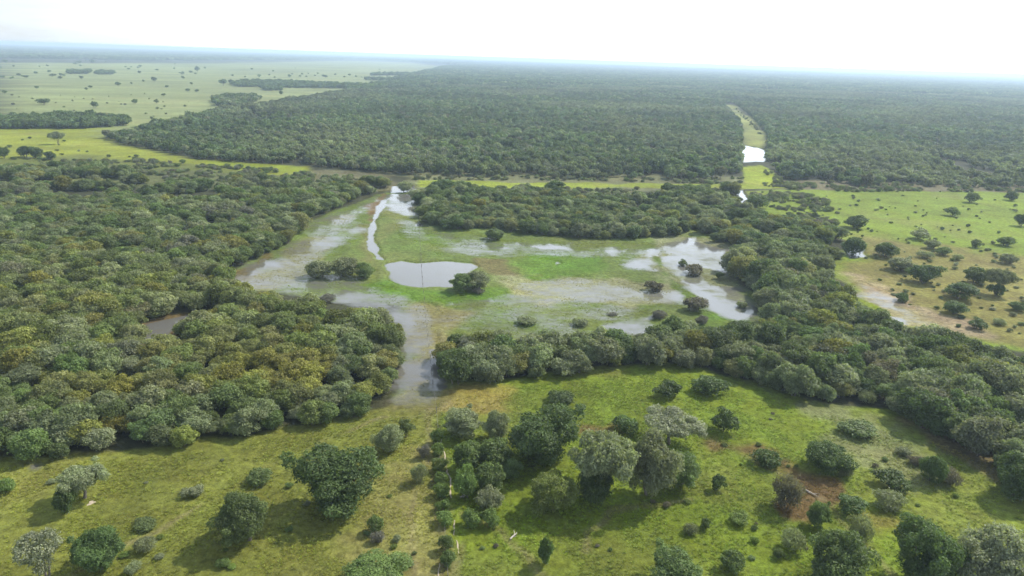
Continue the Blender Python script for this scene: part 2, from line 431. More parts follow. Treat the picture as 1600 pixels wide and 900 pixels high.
def poly_field(x, y, poly, soft, wob, key):
    P = W(poly)
    d0 = float(np.median(np.hypot(P[:, 0], P[:, 1])))
    s = 0.006 * d0 * soft
    w = 0.016 * d0 * wob
    m = np.zeros(x.shape)
    pad = s + w
    sel = (x > P[:, 0].min() - pad) & (x < P[:, 0].max() + pad) & (y > P[:, 1].min() - pad) & (y < P[:, 1].max() + pad)
    if sel.any():
        xs, ys = x[sel], y[sel]
        sc = 0.05 * d0
        nz = (fbm(xs / sc, ys / sc, key, 5) - .5) * 2 * w
        m[sel] = sstep(-s, s, sdist(xs, ys, P) + nz)
    return m

TRAILS = [[(925, 905), (920, 830), (950, 800), (1080, 780)], [(712, 905), (708, 830), (704, 780)], [(690, 905), (688, 830), (678, 760), (668, 690), (672, 640)], [(1110, 690), (1180, 722), (1260, 765), (1330, 830), (1400, 905)], [(100, 905), (300, 800), (440, 720), (600, 650)], [(1340, 420), (1440, 450), (1600, 470)], [(860, 905), (780, 830), (720, 800)], [(650, 905), (640, 800), (655, 700)]]
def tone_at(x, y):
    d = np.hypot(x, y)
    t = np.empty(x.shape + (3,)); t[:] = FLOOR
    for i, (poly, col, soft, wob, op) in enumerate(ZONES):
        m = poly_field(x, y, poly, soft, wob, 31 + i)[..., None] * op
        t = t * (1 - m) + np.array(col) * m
    # patchiness of the sward
    n = fbm(x / 14, y / 14, 5, 5)[..., None]
    n2 = fbm(x / 45, y / 30, 9, 4)[..., None]
    t = t * (1 + (n - .5) * .55) * (1 + (n2 - .5) * .35)
    n3 = fbm(x / 4.2, y / 4.2, 23, 4)[..., None]
    t = t * (1 + (n3 - .5) * .34)
    n4 = fbm(x / 260, y / 45, 29, 5)[..., None]
    t = t * (1 + (n4 - .5) * .7 * sstep(250, 600, d)[..., None])
    straw = sstep(.56, .75, fbm(x / 22, y / 22, 71, 5))[..., None] * .24
    lum = t.mean(-1, keepdims=True)
    t = t * (1 - straw) + (np.array((1.45, 1.2, .5)) * lum * 1.1) * straw
    for k_, tr in enumerate(TRAILS):
        P = W(tr); wd = .22
        dd = sdist(x + (fbm(x / 5, y / 5, 61, 2) - .5) * 2.2, y + (fbm(x / 5, y / 5, 62, 2) - .5) * 2.2, P, False) if (np.abs(y) < 400).any() else None
        m = (sstep(.75, .15, dd) * .5 * sstep(.3, .55, fbm(x / 6, y / 6, 63 + k_, 2)))[..., None]
        t = t * (1 - m) + np.array((.17, .14, .075)) * m
    return np.clip(t, .01, .6)

def wet_at(x, y):
    w = np.zeros(x.shape)
    for i, (poly, v, soft, wob) in enumerate(WET):
        if v < .9: soft, wob, v = soft * 2.2, wob * 1.0, v * 1.2
        m = poly_field(x, y, poly, soft, wob, 131 + i)
        w = np.maximum(w, m * v)
    for i, poly in enumerate(DRY):
        w = w * (1 - .72 * poly_field(x, y, poly, 1.0, .8, 431 + i))
    return w

def height_at(x, y, wet=None):
    if wet is None: wet = wet_at(x, y)
    near = 1 / (1 + (np.hypot(x, y) / 900) ** 2)
    h = .22 + (.34 * (fbm(x / 40, y / 40, 3, 3) - .5) + .12 * (fbm(x / 6, y / 6, 4, 2) - .5)) * near
    return h * (1 - sstep(0.02, .25, wet)) - .32 * sstep(.05, .4, wet)

def axis(lo, hi, fine, a, b, g):
    v = list(np.arange(lo, hi, fine)); s = fine; u = v[-1]
    while u < b: s *= g; u += s; v.append(u)
    s = fine; u = v[0]; w = []
    while u > a: s *= g; u -= s; w.append(u)
    return np.array(w[::-1] + v)
gx = axis(-125, 150, .68, -26000, 26000, 1.09)
gy = axis(62, 335, .68, -600, 26000, 1.045)
GX, GY = np.meshgrid(gx, gy)
GWET = wet_at(GX, GY)
GTONE = tone_at(GX, GY)
GZ = height_at(GX, GY, GWET)
ny, nx = GX.shape
idx = np.arange(nx * ny).reshape(ny, nx)
quads = np.stack([idx[:-1, :-1], idx[:-1, 1:], idx[1:, 1:], idx[1:, :-1]], -1).reshape(-1, 4)
tone4 = np.concatenate([GTONE, np.ones(GTONE.shape[:2] + (1,))], -1)
V = np.stack([GX, GY, GZ], -1).reshape(-1, 3)
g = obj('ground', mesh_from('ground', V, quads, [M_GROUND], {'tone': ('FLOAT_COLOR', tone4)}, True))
tag(g, 'flat green and straw grassland reaching to the horizon', None, None, 'structure')
# the flood water: one level sheet, only where the land lies low
wq = GWET.reshape(-1)[quads].max(1) > .05
uq = quads[wq]
used, inv = np.unique(uq, return_inverse=True)
WV = V[used].copy(); WV[:, 2] = 0.0
w = obj('water', mesh_from('water', WV, inv.reshape(-1, 4), [M_WATER], {'tone': ('FLOAT_COLOR', tone4.reshape(-1, 4)[used]), 'wet': ('FLOAT', GWET.reshape(-1)[used])}, True))
tag(w, 'shallow flood water with emergent grass, pond and channel', None, None, 'structure')

def gz(x, y):
    return float(height_at(np.array([x]), np.array([y]))[0])

# ---------------------------------------------------------------- plant meshes (unit plants: radius 1, height 1)
def unit(v): return v / (np.linalg.norm(v, axis=-1, keepdims=True) + 1e-9)

def leaf_quads(c, nrm, size, r, jit=.5, slim=.55):
    n = unit(nrm + r.normal(size=c.shape) * jit)
    t = unit(np.cross(n, r.normal(size=c.shape)))
    b = np.cross(n, t)
    L = (size * r.uniform(.65, 1.35, len(c)))[:, None]
    Wd = L * slim
    V = np.stack([c + t * L, c + b * Wd + n * L * .12, c - t * L, c - b * Wd + n * L * .12], 1)
    return V.reshape(-1, 3)

def crown_data(seed, hr, nl, nleaf, leaf, lobe=.42, zlow=.0, spread=1.0, shell=.25, flat=.85, jit=.75, slim=.55, loose=0.0, irr=1.0):
    """hr: height / radius. Leaves lie on the skins of many overlapping lobes."""
    r = np.random.default_rng(seed)
    z0, z1 = zlow * hr, hr
    cz, hz_ = (z0 + z1) / 2, (z1 - z0) / 2
    lobes = []
    tries = 0
    kd = unit(r.normal(size=(4, 3))); kf = r.uniform(1.2, 3.2, 4); kp = r.uniform(0, 6.28, 4); ka = r.uniform(.06, .15, 4) * irr
    def gform(d): return 1 + float((ka * np.cos(kf * (kd @ d) * 2 + kp)).sum())
    while len(lobes) < nl and tries < 4000:
        tries += 1
        d = unit(r.normal(size=3)); d[2] = d[2] if r.random() < .8 else abs(d[2])
        lr = lobe * r.uniform(.5, 1.3)
        k = r.uniform(.3, 1.0) ** .5 * gform(d)
        if r.random() < .14: lr *= .75; k *= 1.06
        p = np.array([d[0] * max(0, 1 - lr) * k * spread, d[1] * max(0, 1 - lr) * k * spread, cz + d[2] * max(.02, hz_ - lr * flat) * k])
        p[:2] *= r.uniform(.85, 1.12)
        if p[2] - lr * flat < z0 - .08 * hr: p[2] = z0 + lr * flat * .8
        if all(np.linalg.norm(p - q[0]) > .45 * (lr + q[1]) * .8 for q in lobes) or r.random() < .05:
            lobes.append((p, lr, r.uniform(.78, 1.25)))
    Cs, Ns, Vs = [], [], []
    wts = np.array([q[1] ** 2 for q in lobes]); wts /= wts.sum()
    for (p, lr, vv), wt in zip(lobes, wts):
        m = int(nleaf * wt) + 3
        d = unit(r.normal(size=(m, 3)))
        d[:, 2] = np.where((d[:, 2] < -.2) & (r.random(m) < .5), -d[:, 2], d[:, 2])
        bump = 1 + .35 * np.sin(d[:, 0] * 7 + seed) * np.sin(d[:, 1] * 6 + 1.3 * seed) * np.sin(d[:, 2] * 5 + 2)
        rad = lr * bump * (1 - shell * r.random(m) ** 1.5 + loose * r.random(m) ** 4)
        c = p + d * rad[:, None] * np.array([1, 1, flat])
        keep = np.ones(m, bool)
        for (q, qr, _) in lobes:
            if q is p: continue
            keep &= (np.linalg.norm((c - q) / np.array([1, 1, flat]), axis=1) > qr * .68)
        c, d = c[keep], d[keep]
        Cs.append(c); Ns.append(d + np.array([0, 0, .25])); Vs.append(vv * r.uniform(.72, 1.28, len(c)))
    c = np.concatenate(Cs); nn = np.concatenate(Ns); va = np.concatenate(Vs)
    ok = c[:, 2] > .01
    c, nn, va = c[ok], nn[ok], va[ok]
    V = leaf_quads(c, nn, leaf, r, jit, slim)
    sxy = 1.0 / np.percentile(np.abs(V[:, :2]), 98.5); sz = hr / np.percentile(V[:, 2], 99.5)
    V *= np.array([sxy, sxy, sz])
    lobes = [(q[0] * np.array([sxy, sxy, sz]), q[1] * sxy, q[2]) for q in lobes]
    V[:, 2] /= hr
    V[:, 2] = np.maximum(V[:, 2], -.02)
    return V, np.repeat(va, 4), lobes

def tube(pts, rads, k=6):
    pts = np.asarray(pts, float); V = []; Fq = []
    for i, p in enumerate(pts):
        t = unit(pts[min(i + 1, len(pts) - 1)] - pts[max(i - 1, 0)])
        a = unit(np.cross(t, [.31, .95, .05])); b = np.cross(t, a)
        for j in range(k):
            th = 2 * math.pi * j / k
            V.append(p + (a * math.cos(th) + b * math.sin(th)) * rads[i])
    for i in range(len(pts) - 1):
        for j in range(k):
            Fq.append((i * k + j, i * k + (j + 1) % k, (i + 1) * k + (j + 1) % k, (i + 1) * k + j))
    return np.array(V), np.array(Fq)

def trunk_data(seed, hr, lobes, stems=1, girth=.045, fork=.3):
    r = np.random.default_rng(seed + 900)
    V, Fq, o = [], [], 0
    def add(p, rd):
        nonlocal o
        a, b = tube(p, rd); V.append(a); Fq.append(b + o); o += len(a)
    order = sorted(lobes, key=lambda q: -q[2])[:max(7, stems * 3)]
    for s in range(stems):
        ang = r.uniform(0, 6.28)
        base = np.array([math.cos(ang), math.sin(ang), 0]) * (.0 if stems == 1 else .14)
        top = np.array([base[0] * 2.2 + r.normal() * .05, base[1] * 2.2 + r.normal() * .05, hr * fork * r.uniform(.85, 1.2)])
        mid = (base + top) / 2 + r.normal(size=3) * .03
        base[2] = -.06
        gth = girth / math.sqrt(stems)
        add([base, mid, top], [gth * 1.35, gth, gth * .85])
        for q in order[s::stems]:
            p = q[0]
            m1 = top + (p - top) * .5 + r.normal(size=3) * .05
            add([top, m1, p, p + unit(p - top) * q[1] * .6], [gth * .7, gth * .45, gth * .25, gth * .08])
    V = np.concatenate(V); V[:, 2] /= hr
    return V, np.concatenate(Fq)

PROTO = {}
def make_proto(key, seed, trunk=True, stems=1, girth=.045, fork=.3, **kw):
    Vc, va, lobes = crown_data(seed, **kw)
    Fc = np.arange(len(Vc)).reshape(-1, 4)
    cm_ = mesh_from('crown_' + key, Vc, Fc, [M_LEAF], {'var': ('FLOAT', va)})
    tm_ = None; jm = None
    if trunk:
        Vt, Ft = trunk_data(seed, kw['hr'], lobes, stems, girth, fork)
        tm_ = mesh_from('trunk_' + key, Vt, Ft, [M_BARK], None, True)
        jm = (np.concatenate([Vc, Vt]), np.concatenate([Fc, Ft + len(Vc)]), np.concatenate([va, np.ones(len(Vt))]), np.concatenate([np.zeros(len(Fc)), np.ones(len(Ft))]))
    PROTO[key] = dict(crown=cm_, trunk=tm_, join=jm if jm else (Vc, Fc, va, np.zeros(len(Fc))))

for i in range(5):      # dense, leafy to the ground
    make_proto('dense%d' % i, 10 + i, hr=1.6 + .12 * (i % 3), nl=50 + 5 * i, nleaf=27000, leaf=.036, lobe=.29, zlow=0.02, stems=2, girth=.07, loose=.26)
for i in range(3):      # high domed crown on a bare trunk
    make_proto('umbrella%d' % i, 30 + i, hr=1.5, nl=46, nleaf=21000, leaf=.035, lobe=.24, zlow=.36, stems=1 + (i == 2), girth=.06, fork=.38, loose=.22)
for i in range(2):      # sparse, branchy
    make_proto('sparse%d' % i, 40 + i, hr=2.2, nl=30, nleaf=8000, leaf=.045, lobe=.28, zlow=.2, stems=2, girth=.06, fork=.35, loose=.3)
for i in range(9):      # thicket trees, multi-stemmed
    make_proto('thicket%d' % i, 50 + i, hr=1.55 + .1 * (i % 3), nl=26 + 2 * i, nleaf=8500, leaf=.056, lobe=.32, zlow=.04, stems=3, girth=.07, fork=.25, loose=.32)
for i in range(5):      # leafy shrubs
    make_proto('shrub%d' % i, 70 + i, hr=1.25 + .12 * i, nl=17 + 2 * i, nleaf=3200, leaf=.078, lobe=.36, zlow=.0, stems=3, girth=.05, fork=.2, loose=.3)
for i in range(3):      # twiggy, thin shrubs
    make_proto('twig%d' % i, 80 + i, hr=1.1 + .1 * i, nl=20, nleaf=3000, leaf=.10, lobe=.32, zlow=.0, stems=3, girth=.05, fork=.2, loose=.7, jit=1.0, slim=.25)
for i in range(7):      # small far trees
    make_proto('far%d' % i, 90 + i, hr=1.5 + .15 * (i % 3), nl=13 + i % 4, nleaf=650, leaf=.15, lobe=.40, zlow=.1, stems=1, girth=.06, fork=.3, loose=.2)

def palm_proto(key, seed):
    r = np.random.default_rng(seed)
    V, va = [], []
    n = 26
    for i in range(n):
        a = i * 2.4 + r.normal() * .1; el = r.uniform(-.35, 1.2)
        d = np.array([math.cos(a) * math.cos(el), math.sin(a) * math.cos(el), math.sin(el)])
        s = np.array([-math.sin(a), math.cos(a), 0])
        p = np.array([0, 0, .8]); seg = 4
        for k in range(seg):
            q = p + d * np.array([1, 1, .28]) * .27
            w0, w1 = .10 * (1 - k / seg) + .03, .10 * (1 - (k + 1) / seg) + .01
            dr = np.array([0, 0, -.02])
            V += [p - s * w0 + dr, p, q, q - s * w1 + dr, p, p + s * w0 + dr, q + s * w1 + dr, q]
            va += [r.uniform(.75, 1.25)] * 8
            p = q; d = unit(d + np.array([0, 0, -.38]))
    V = np.array(V); V[:, 2] = np.minimum(V[:, 2], 1.02)
    Fc = np.arange(len(V)).reshape(-1, 4)
    Vt, Ft = tube([(0, 0, -.03), (.03, .01, .4), (.01, .0, .82)], [.075, .06, .055], 7)
    PROTO[key] = dict(crown=mesh_from('fronds_' + key, V, Fc, [M_LEAF], {'var': ('FLOAT', va)}), trunk=mesh_from('trunk_' + key, Vt, Ft, [M_BARK], None, True),
                      join=(np.concatenate([V, Vt]), np.concatenate([Fc, Ft + len(V)]), np.concatenate([va, np.ones(len(Vt))]), np.concatenate([np.zeros(len(Fc)), np.ones(len(Ft))])))
for i in range(3): palm_proto('palm%d' % i, 120 + i)

# unlinked prototype collections for the uncountable masses
def proto_collection(name, keys):
    col = bpy.data.collections.new(name)
    for i, k in enumerate(keys):
        V_, F_, va_, fm = PROTO[k]['join']
        o = bpy.data.objects.new('%s_%02d' % (name, i), mesh_from('mass_' + k, V_, F_, [M_LEAF, M_BARK], {'var': ('FLOAT', va_)}, False, fm))
        col.objects.link(o)
    return col, len(keys)

def patch_keys():
    for i in range(5):
        r = np.random.default_rng(200 + i)
        Vs, Fs, vs, o = [], [], [], 0
        for k in range(26):
            V_, F_, va_, fm = PROTO['far%d' % r.integers(7)]['join']
            nleafv = int((np.asarray(fm) == 0).sum()) * 4
            sel = r.random(nleafv // 4) < .42
            V2 = V_[:nleafv].reshape(-1, 4, 3)[sel]
            cen = V2.mean(1, keepdims=True); V2 = cen + (V2 - cen) * 1.5
            a = r.uniform(0, 6.28); rr = 16 * math.sqrt(r.random())
            sc = r.uniform(2.2, 3.8); sh = r.uniform(4.2, 7.5)
            th = r.uniform(0, 6.28); c_, s_ = math.cos(th), math.sin(th)
            X = V2.reshape(-1, 3)
            P = np.stack([(X[:, 0] * c_ - X[:, 1] * s_) * sc + rr * math.cos(a), (X[:, 0] * s_ + X[:, 1] * c_) * sc + rr * math.sin(a), X[:, 2] * sh], -1)
            Vs.append(P); vs.append(va_[:nleafv].reshape(-1, 4)[sel].ravel() * r.uniform(.7, 1.3))
        V_ = np.concatenate(Vs); va_ = np.concatenate(vs)
        F_ = np.arange(len(V_)).reshape(-1, 4)
        PROTO['patch%d' % i] = dict(join=(V_, F_, va_, np.zeros(len(F_))))
    return ['patch%d' % i for i in range(5)]

def tuft_proto(key, seed, n, lean, wid, broad=False):
    r = np.random.default_rng(seed); V = []; va = []
    for i in range(n):
        a = r.uniform(0, 6.28); p = np.array([r.normal() * .28, r.normal() * .28, 0])
        d = np.array([math.cos(a) * lean, math.sin(a) * lean, 1.0]); s = np.array([-math.sin(a), math.cos(a), 0]) * wid
        h = r.uniform(.5, 1.0)
        m = p + d * h * .55; t = p + d * h + np.array([d[0], d[1], -.4]) * h * .3
        V += [p - s * .6, p + s * .6, m + s, m - s, m - s, m + s, t + s * .1, t - s * .1]
        va += [r.uniform(.75, 1.3)] * 8
    V = np.array(V); F_ = np.arange(len(V)).reshape(-1, 4)
    PROTO[key] = dict(join=(V, F_, np.array(va), np.zeros(len(F_))))
for i in range(3): tuft_proto('tuft%d' % i, 300 + i, 16, .75, .09)
for i in range(2): tuft_proto('reed%d' % i, 310 + i, 12, .35, .06)

def mass(name, label, pts, scl, rot, tint, col, n, which=None):
    """an uncountable mass: one object whose points carry plants"""
    m = len(pts)
    me = bpy.data.meshes.new(name)
    me.vertices.add(m); me.vertices.foreach_set('co', np.asarray(pts, np.float32).ravel())
    def A(nm, ty, v, f):
        a = me.attributes.new(nm, ty, 'POINT'); a.data.foreach_set(f, np.asarray(v).ravel())
    A('scl', 'FLOAT_VECTOR', np.asarray(scl, np.float32), 'vector')
    A('rot', 'FLOAT_VECTOR', np.asarray(rot, np.float32), 'vector')
    A('tint', 'FLOAT_COLOR', np.concatenate([np.asarray(tint, np.float32), np.ones((m, 1), np.float32)], 1), 'color')
    A('which', 'INT', (rng.integers(0, n, m) if which is None else np.asarray(which)).astype(np.int32), 'value')
    o = obj(name, me)
    ng = bpy.data.node_groups.new(name + '_scatter', 'GeometryNodeTree')
    ng.interface.new_socket('Geometry', in_out='INPUT', socket_type='NodeSocketGeometry')
    ng.interface.new_socket('Geometry', in_out='OUTPUT', socket_type='NodeSocketGeometry')
    N, L = ng.nodes, ng.links
    gi, go = N.new('NodeGroupInput'), N.new('NodeGroupOutput')
    ip = N.new('GeometryNodeInstanceOnPoints')
    ci = N.new('GeometryNodeCollectionInfo'); ci.inputs['Collection'].default_value = col
    ci.inputs['Separate Children'].default_value = True; ci.inputs['Reset Children'].default_value = True
    def na(nm, ty):
        a = N.new('GeometryNodeInputNamedAttribute'); a.data_type = ty; a.inputs['Name'].default_value = nm; return a.outputs['Attribute']
    L.new(gi.outputs[0], ip.inputs['Points']); L.new(ci.outputs[0], ip.inputs['Instance'])
    ip.inputs['Pick Instance'].default_value = True
    L.new(na('which', 'INT'), ip.inputs['Instance Index'])
    L.new(na('rot', 'FLOAT_VECTOR'), ip.inputs['Rotation'])
    L.new(na('scl', 'FLOAT_VECTOR'), ip.inputs['Scale'])
    L.new(ip.outputs[0], go.inputs[0])
    md = o.modifiers.new('scatter', 'NODES'); md.node_group = ng
    tag(o, label, None, None, 'stuff')
    return o

def scatter(polys, step, jit=.42, exclude=(), zmax=None):
    """jittered points inside ground outlines"""
    out = []
    for poly in polys:
        P = W(poly)
        x = np.arange(P[:, 0].min(), P[:, 0].max(), step); y = np.arange(P[:, 1].min(), P[:, 1].max(), step * .9)
        if len(x) * len(y) > 4e6: raise ValueError('too many')
        X, Y = np.meshgrid(x, y); X[::2] += step / 2
        X = (X + rng.uniform(-jit, jit, X.shape) * step).ravel(); Y = (Y + rng.uniform(-jit, jit, Y.shape) * step).ravel()
        k = inside(X, Y, P)
        out.append(np.stack([X[k], Y[k]], -1))
    p = np.concatenate(out)
    for poly in exclude:
        P = W(poly); p = p[~inside(p[:, 0], p[:, 1], P)]
    return p

def in_view(p, m=.12, z=3.0):
    q = np.concatenate([p, np.full((len(p), 1), z)], 1)
    x, y, d = project(q)
    return (d > 5) & (x > -1600 * m) & (x < 1600 * (1 + m)) & (y < 900 * (1 + m) + 60)

TINT = dict(dark=(0.094, 0.139, 0.045), mid=(0.135, 0.182, 0.063), green=(0.149, 0.208, 0.058), bright=(0.219, 0.311, 0.069), grey=(0.228, 0.251, 0.140), silver=(0.257, 0.278, 0.176),
            olive=(0.245, 0.234, 0.052), yellow=(0.345, 0.294, 0.062), brown=(0.166, 0.153, 0.109), mauve=(0.180, 0.173, 0.155), blue=(0.124, 0.174, 0.091), gold=(0.297, 0.226, 0.074), fern=(0.169, 0.231, 0.052))
def tints(names, weights, n):
    w_ = np.array(weights, float); w_ /= w_.sum()
    a = np.array([TINT[k] for k in names])
    t = a[rng.choice(len(names), n, p=w_)]
    b = a[rng.choice(len(names), n, p=w_)]
    f = rng.uniform(.15, .6, (n, 1))
    return (t * (1 - f) + b * f) * rng.uniform(.85, 1.15, (n, 1))

# ---------------------------------------------------------------- thickets
INLET = [(208, 556), (216, 507), (250, 496), (330, 482), (330, 499), (285, 522), (256, 556)]
T_LEFT = [(-330, 275), (-60, 268), (80, 272), (130, 258), (200, 278), (300, 285), (420, 290), (520, 296), (602, 290), (612, 298), (570, 306), (520, 328), (478, 345), (470, 365), (448, 382), (415, 398), (370, 420), (350, 444),
          (366, 462), (390, 476), (450, 478), (480, 490), (520, 506), (560, 502), (604, 508), (618, 522), (622, 560), (604, 615), (585, 640), (540, 655), (470, 672), (400, 682), (300, 698), (200, 708), (100, 716), (20, 720), (-330, 735)]
T_MID = [(650, 312), (690, 296), (760, 300), (800, 306), (900, 312), (1000, 316), (1060, 306), (1100, 298), (1150, 302), (1152, 330), (1190, 335), (1200, 352), (1260, 362), (1310, 372), (1320, 400), (1290, 412), (1240, 408), (1190, 395), (1150, 385), (1110, 378), (1084, 358),
         (1050, 372), (960, 374), (870, 370), (790, 362), (740, 358), (700, 362), (665, 348)]
T_RIGHT = [(1155, 400), (1240, 408), (1288, 418), (1296, 455), (1336, 498), (1392, 530), (1480, 552), (1560, 575), (1640, 588), (2000, 640), (2000, 900), (1640, 770), (1590, 762), (1560, 724), (1500, 706), (1440, 674), (1380, 640), (1300, 632), (1230, 618), (1180, 600), (1130, 588), (1050, 572), (990, 570), (930, 580), (860, 590), (800, 598), (720, 604), (692, 600), (686, 570), (700, 546), (760, 550), (840, 550), (920, 550), (1000, 546), (1060, 548), (1130, 543), (1190, 528), (1196, 480), (1170, 445), (1138, 428)]
pl = scatter([T_LEFT], 3.4, .40, [INLET, [(314, 347), (345, 347), (345, 366), (316, 366)], [(352, 440), (440, 440), (430, 449), (360, 449)]])
pm = scatter([T_MID], 3.4, .40)
pr = scatter([T_RIGHT], 3.4, .40, [[(1300, 458), (1335, 462), (1350, 484), (1312, 480)], [(1385, 490), (1425, 494), (1425, 510), (1390, 510)]])
zone = np.concatenate([np.zeros(len(pl)), np.ones(len(pm)), np.full(len(pr), 2)]).astype(int)
TP = np.concatenate([pl, pm, pr])
keep = in_view(TP, .2)
TP, zone = TP[keep], zone[keep]
# thin out the far part of the left thicket where scrub and bare ground show between the trees
px_, py_, dz_ = project(np.concatenate([TP, np.zeros((len(TP), 1))], 1))
gap = fbm(TP[:, 0] / 11, TP[:, 1] / 11, 55, 3)
thin = (((py_ < 320) & (zone == 0)) & (gap < .46)) | ((py_ < 296) & (px_ < 360) & (zone == 0) & (gap < .56)) | ((zone == 1) & (py_ < 335) & (px_ > 850) & (gap < .47)) | ((zone == 1) & (px_ > 1160) & (gap < .42)) | (gap < .2)
TP, zone, px_, py_, dz_ = TP[~thin], zone[~thin], px_[~thin], py_[~thin], dz_[~thin]
nT = len(TP)
big = fbm(TP[:, 0] / 18, TP[:, 1] / 18, 66, 3)
TRad = rng.uniform(1.6, 3.2, nT) * (.75 + .55 * big)
TRad[zone == 2] *= 1.1
THt = TRad * np.where(zone == 2, 1.18, 1.1) * rng.uniform(1.25, 1.75, nT)
edge_small = rng.random(nT) < .12
TRad[edge_small] *= .68; THt[edge_small] *= .62
TT = np.zeros((nT, 3))
for zi, names, wts in ((0, ['mid', 'grey', 'green', 'dark', 'olive', 'mauve'], [4, 4, 1.4, 1.6, 1.2, .2]), (1, ['mid', 'grey', 'dark', 'olive', 'silver'], [4, 3, 2.4, .7, .4]), (2, ['mid', 'grey', 'dark', 'silver', 'olive', 'brown'], [3.6, 3.4, 2.6, 1.1, .6, .3])):
    k = zone == zi
    TT[k] = tints(names, wts, k.sum())
band = np.exp(-((py_ - 585 - .03 * px_) / 42) ** 2) * (px_ < 520) * sstep(.35, .6, fbm(TP[:, 0] / 15, TP[:, 1] / 15, 88, 3))
band2 = np.exp(-((py_ - 480) / 70) ** 2) * (px_ < 620) * (zone == 0) * .25
bb = np.clip(band * .95 + band2, 0, .95)[:, None]
TT = TT * (1 - bb) + np.array(TINT['olive']) * rng.uniform(.8, 1.25, (nT, 1)) * bb
TRot = rng.uniform(0, 6.28, nT)
TK = ['thicket%d' % i for i in range(9)] + ['twig%d' % i for i in range(3)] + ['sparse%d' % i for i in range(2)]
TW = rng.integers(0, 9, nT)
u_ = rng.random(nT)
TW = np.where(u_ < .03, rng.integers(9, 12, nT), np.where(u_ < .10, rng.integers(12, 14, nT), TW))
k_ = (TW >= 9) & (TW < 12)
TT[k_] = np.array(TINT['grey']) * rng.uniform(.8, 1.05, (k_.sum(), 1)); THt[k_] *= .8
TZ = np.where(wet_at(TP[:, 0], TP[:, 1]) > .1, -.15, .05)

def plant(name, key, x, y, z, r, h, rot, tint, label, cat, group=None, crown_name='crown', trunk_name='trunk', ry=None):
    e = bpy.data.objects.new(name, None); C.objects.link(e)
    e.empty_display_size = .3
    e.location = (x, y, z); e.rotation_euler = (0, 0, rot); e.scale = (r, ry or r, h)
    tag(e, label, cat, group)
    c = bpy.data.objects.new(crown_name, PROTO[key]['crown']); C.objects.link(c); c.parent = e
    c['tint'] = [float(v) for v in tint]
    if PROTO[key]['trunk']:
        t = bpy.data.objects.new(trunk_name, PROTO[key]['trunk']); C.objects.link(t); t.parent = e
    return e

inframe = (px_ > -20) & (px_ < 1620) & (py_ < 930)
order = np.argsort(np.where(inframe, dz_ / TRad, 1e9))
solo = order[:300]
ZL = ['leafy thicket tree standing in the flooded scrub west of the fence line', 'leafy thicket tree in the belt between the far lime strip and the marsh', 'leafy thicket tree in the belt between the marsh and the near green pasture']
ZG = ['trees of the flooded thicket west of the fence', 'trees of the thicket belt beyond the marsh', 'trees of the thicket belt before the green pasture']
CLS = ['dark', 'mid', 'grey', 'olive', 'silver', 'mauve']
CN = ['dark green', 'mid green', 'grey-green', 'olive', 'silvery', 'brownish']
ca = np.array([TINT[k] for k in CLS])
def look(i):
    j = int(np.argmin((np.log(ca) - np.log(TT[i])).__pow__(2).sum(1)))
    f = (TP[:, 1] < TP[i, 1] - .5) & (TP[:, 1] > TP[i, 1] - 8) & (np.abs(TP[:, 0] - TP[i, 0]) < 2.6)
    return CN[j] + ' ' + ('small ' if TRad[i] < 2.3 else ('large ' if TRad[i] > 3.5 else '')), ('front row of the ' if not f.any() else 'inside the ')
ZL = ['flooded thicket west of the fence', 'thicket between the far lime strip and marsh', 'thicket belt above the near green pasture']
for i in solo:
    lk, row = look(i)
    ZLi = '%sbushy tree, %s%s' % (lk, row, ZL[zone[i]])
    plant('thicket_tree', TK[TW[i]], TP[i, 0], TP[i, 1], TZ[i], TRad[i], THt[i], TRot[i], TT[i], ZLi, 'tree', ZG[zone[i]])
rest = np.setdiff1d(np.arange(nT), solo)
colT, nTp = proto_collection('thicket_kind', TK)
z0 = np.zeros(len(rest))
mass('thicket', 'dense grey-green flooded thicket of rounded trees around the marsh', np.column_stack([TP[rest], TZ[rest]]), np.column_stack([TRad[rest], TRad[rest], THt[rest]]),
     np.column_stack([z0, z0, TRot[rest]]), TT[rest], colT, nTp, TW[rest])

# ---------------------------------------------------------------- the great forest behind
CORR = [(1130, 162), (1148, 162), (1176, 185), (1200, 212), (1200, 256), (1240, 298), (1156, 298), (1156, 225), (1158, 200)]
F_NEAR = [(165, 216), (260, 198), (330, 178), (400, 168), (440, 160), (550, 143), (600, 134), (1000, 134), (1300, 142), (1600, 152), (1850, 160), (1850, 296), (1600, 295), (1420, 292), (1300, 292), (1240, 290), (1200, 258), (1160, 262), (1160, 280), (1060, 283), (900, 280), (800, 278), (720, 276), (640, 274), (560, 268), (480, 258), (400, 256), (320, 250), (260, 238), (190, 226)]
fp = scatter([F_NEAR], 4.5, .45, [CORR])
fp = fp[in_view(fp, .12)]
gap = fbm(fp[:, 0] / 24, fp[:, 1] / 34, 77, 4)
fx_, fy_, fd_ = project(np.concatenate([fp, np.zeros((len(fp), 1))], 1))
low = np.where(fy_ > 268 - (fx_ < 500) * 25, .40, .29)
low = np.where((fx_ > 1180) & (fy_ > 255), low + .08, low)
fp = fp[gap > low]; fx_, fy_ = fx_[gap > low], fy_[gap > low]
nF = len(fp)
fr = rng.uniform(1.5, 3.0, nF) * (.8 + .5 * fbm(fp[:, 0] / 30, fp[:, 1] / 30, 99, 3)); fh = fr * rng.uniform(1.5, 2.4, nF) * (.7 + .6 * fbm(fp[:, 0] / 40, fp[:, 1] / 60, 177, 3))
colF, nFp = proto_collection('forest_kind', ['far%d' % i for i in range(7)] + ['palm0'])
ft = tints(['blue', 'dark', 'mid', 'grey', 'brown'], [4, 3, 3, 1.6, .35], nF)
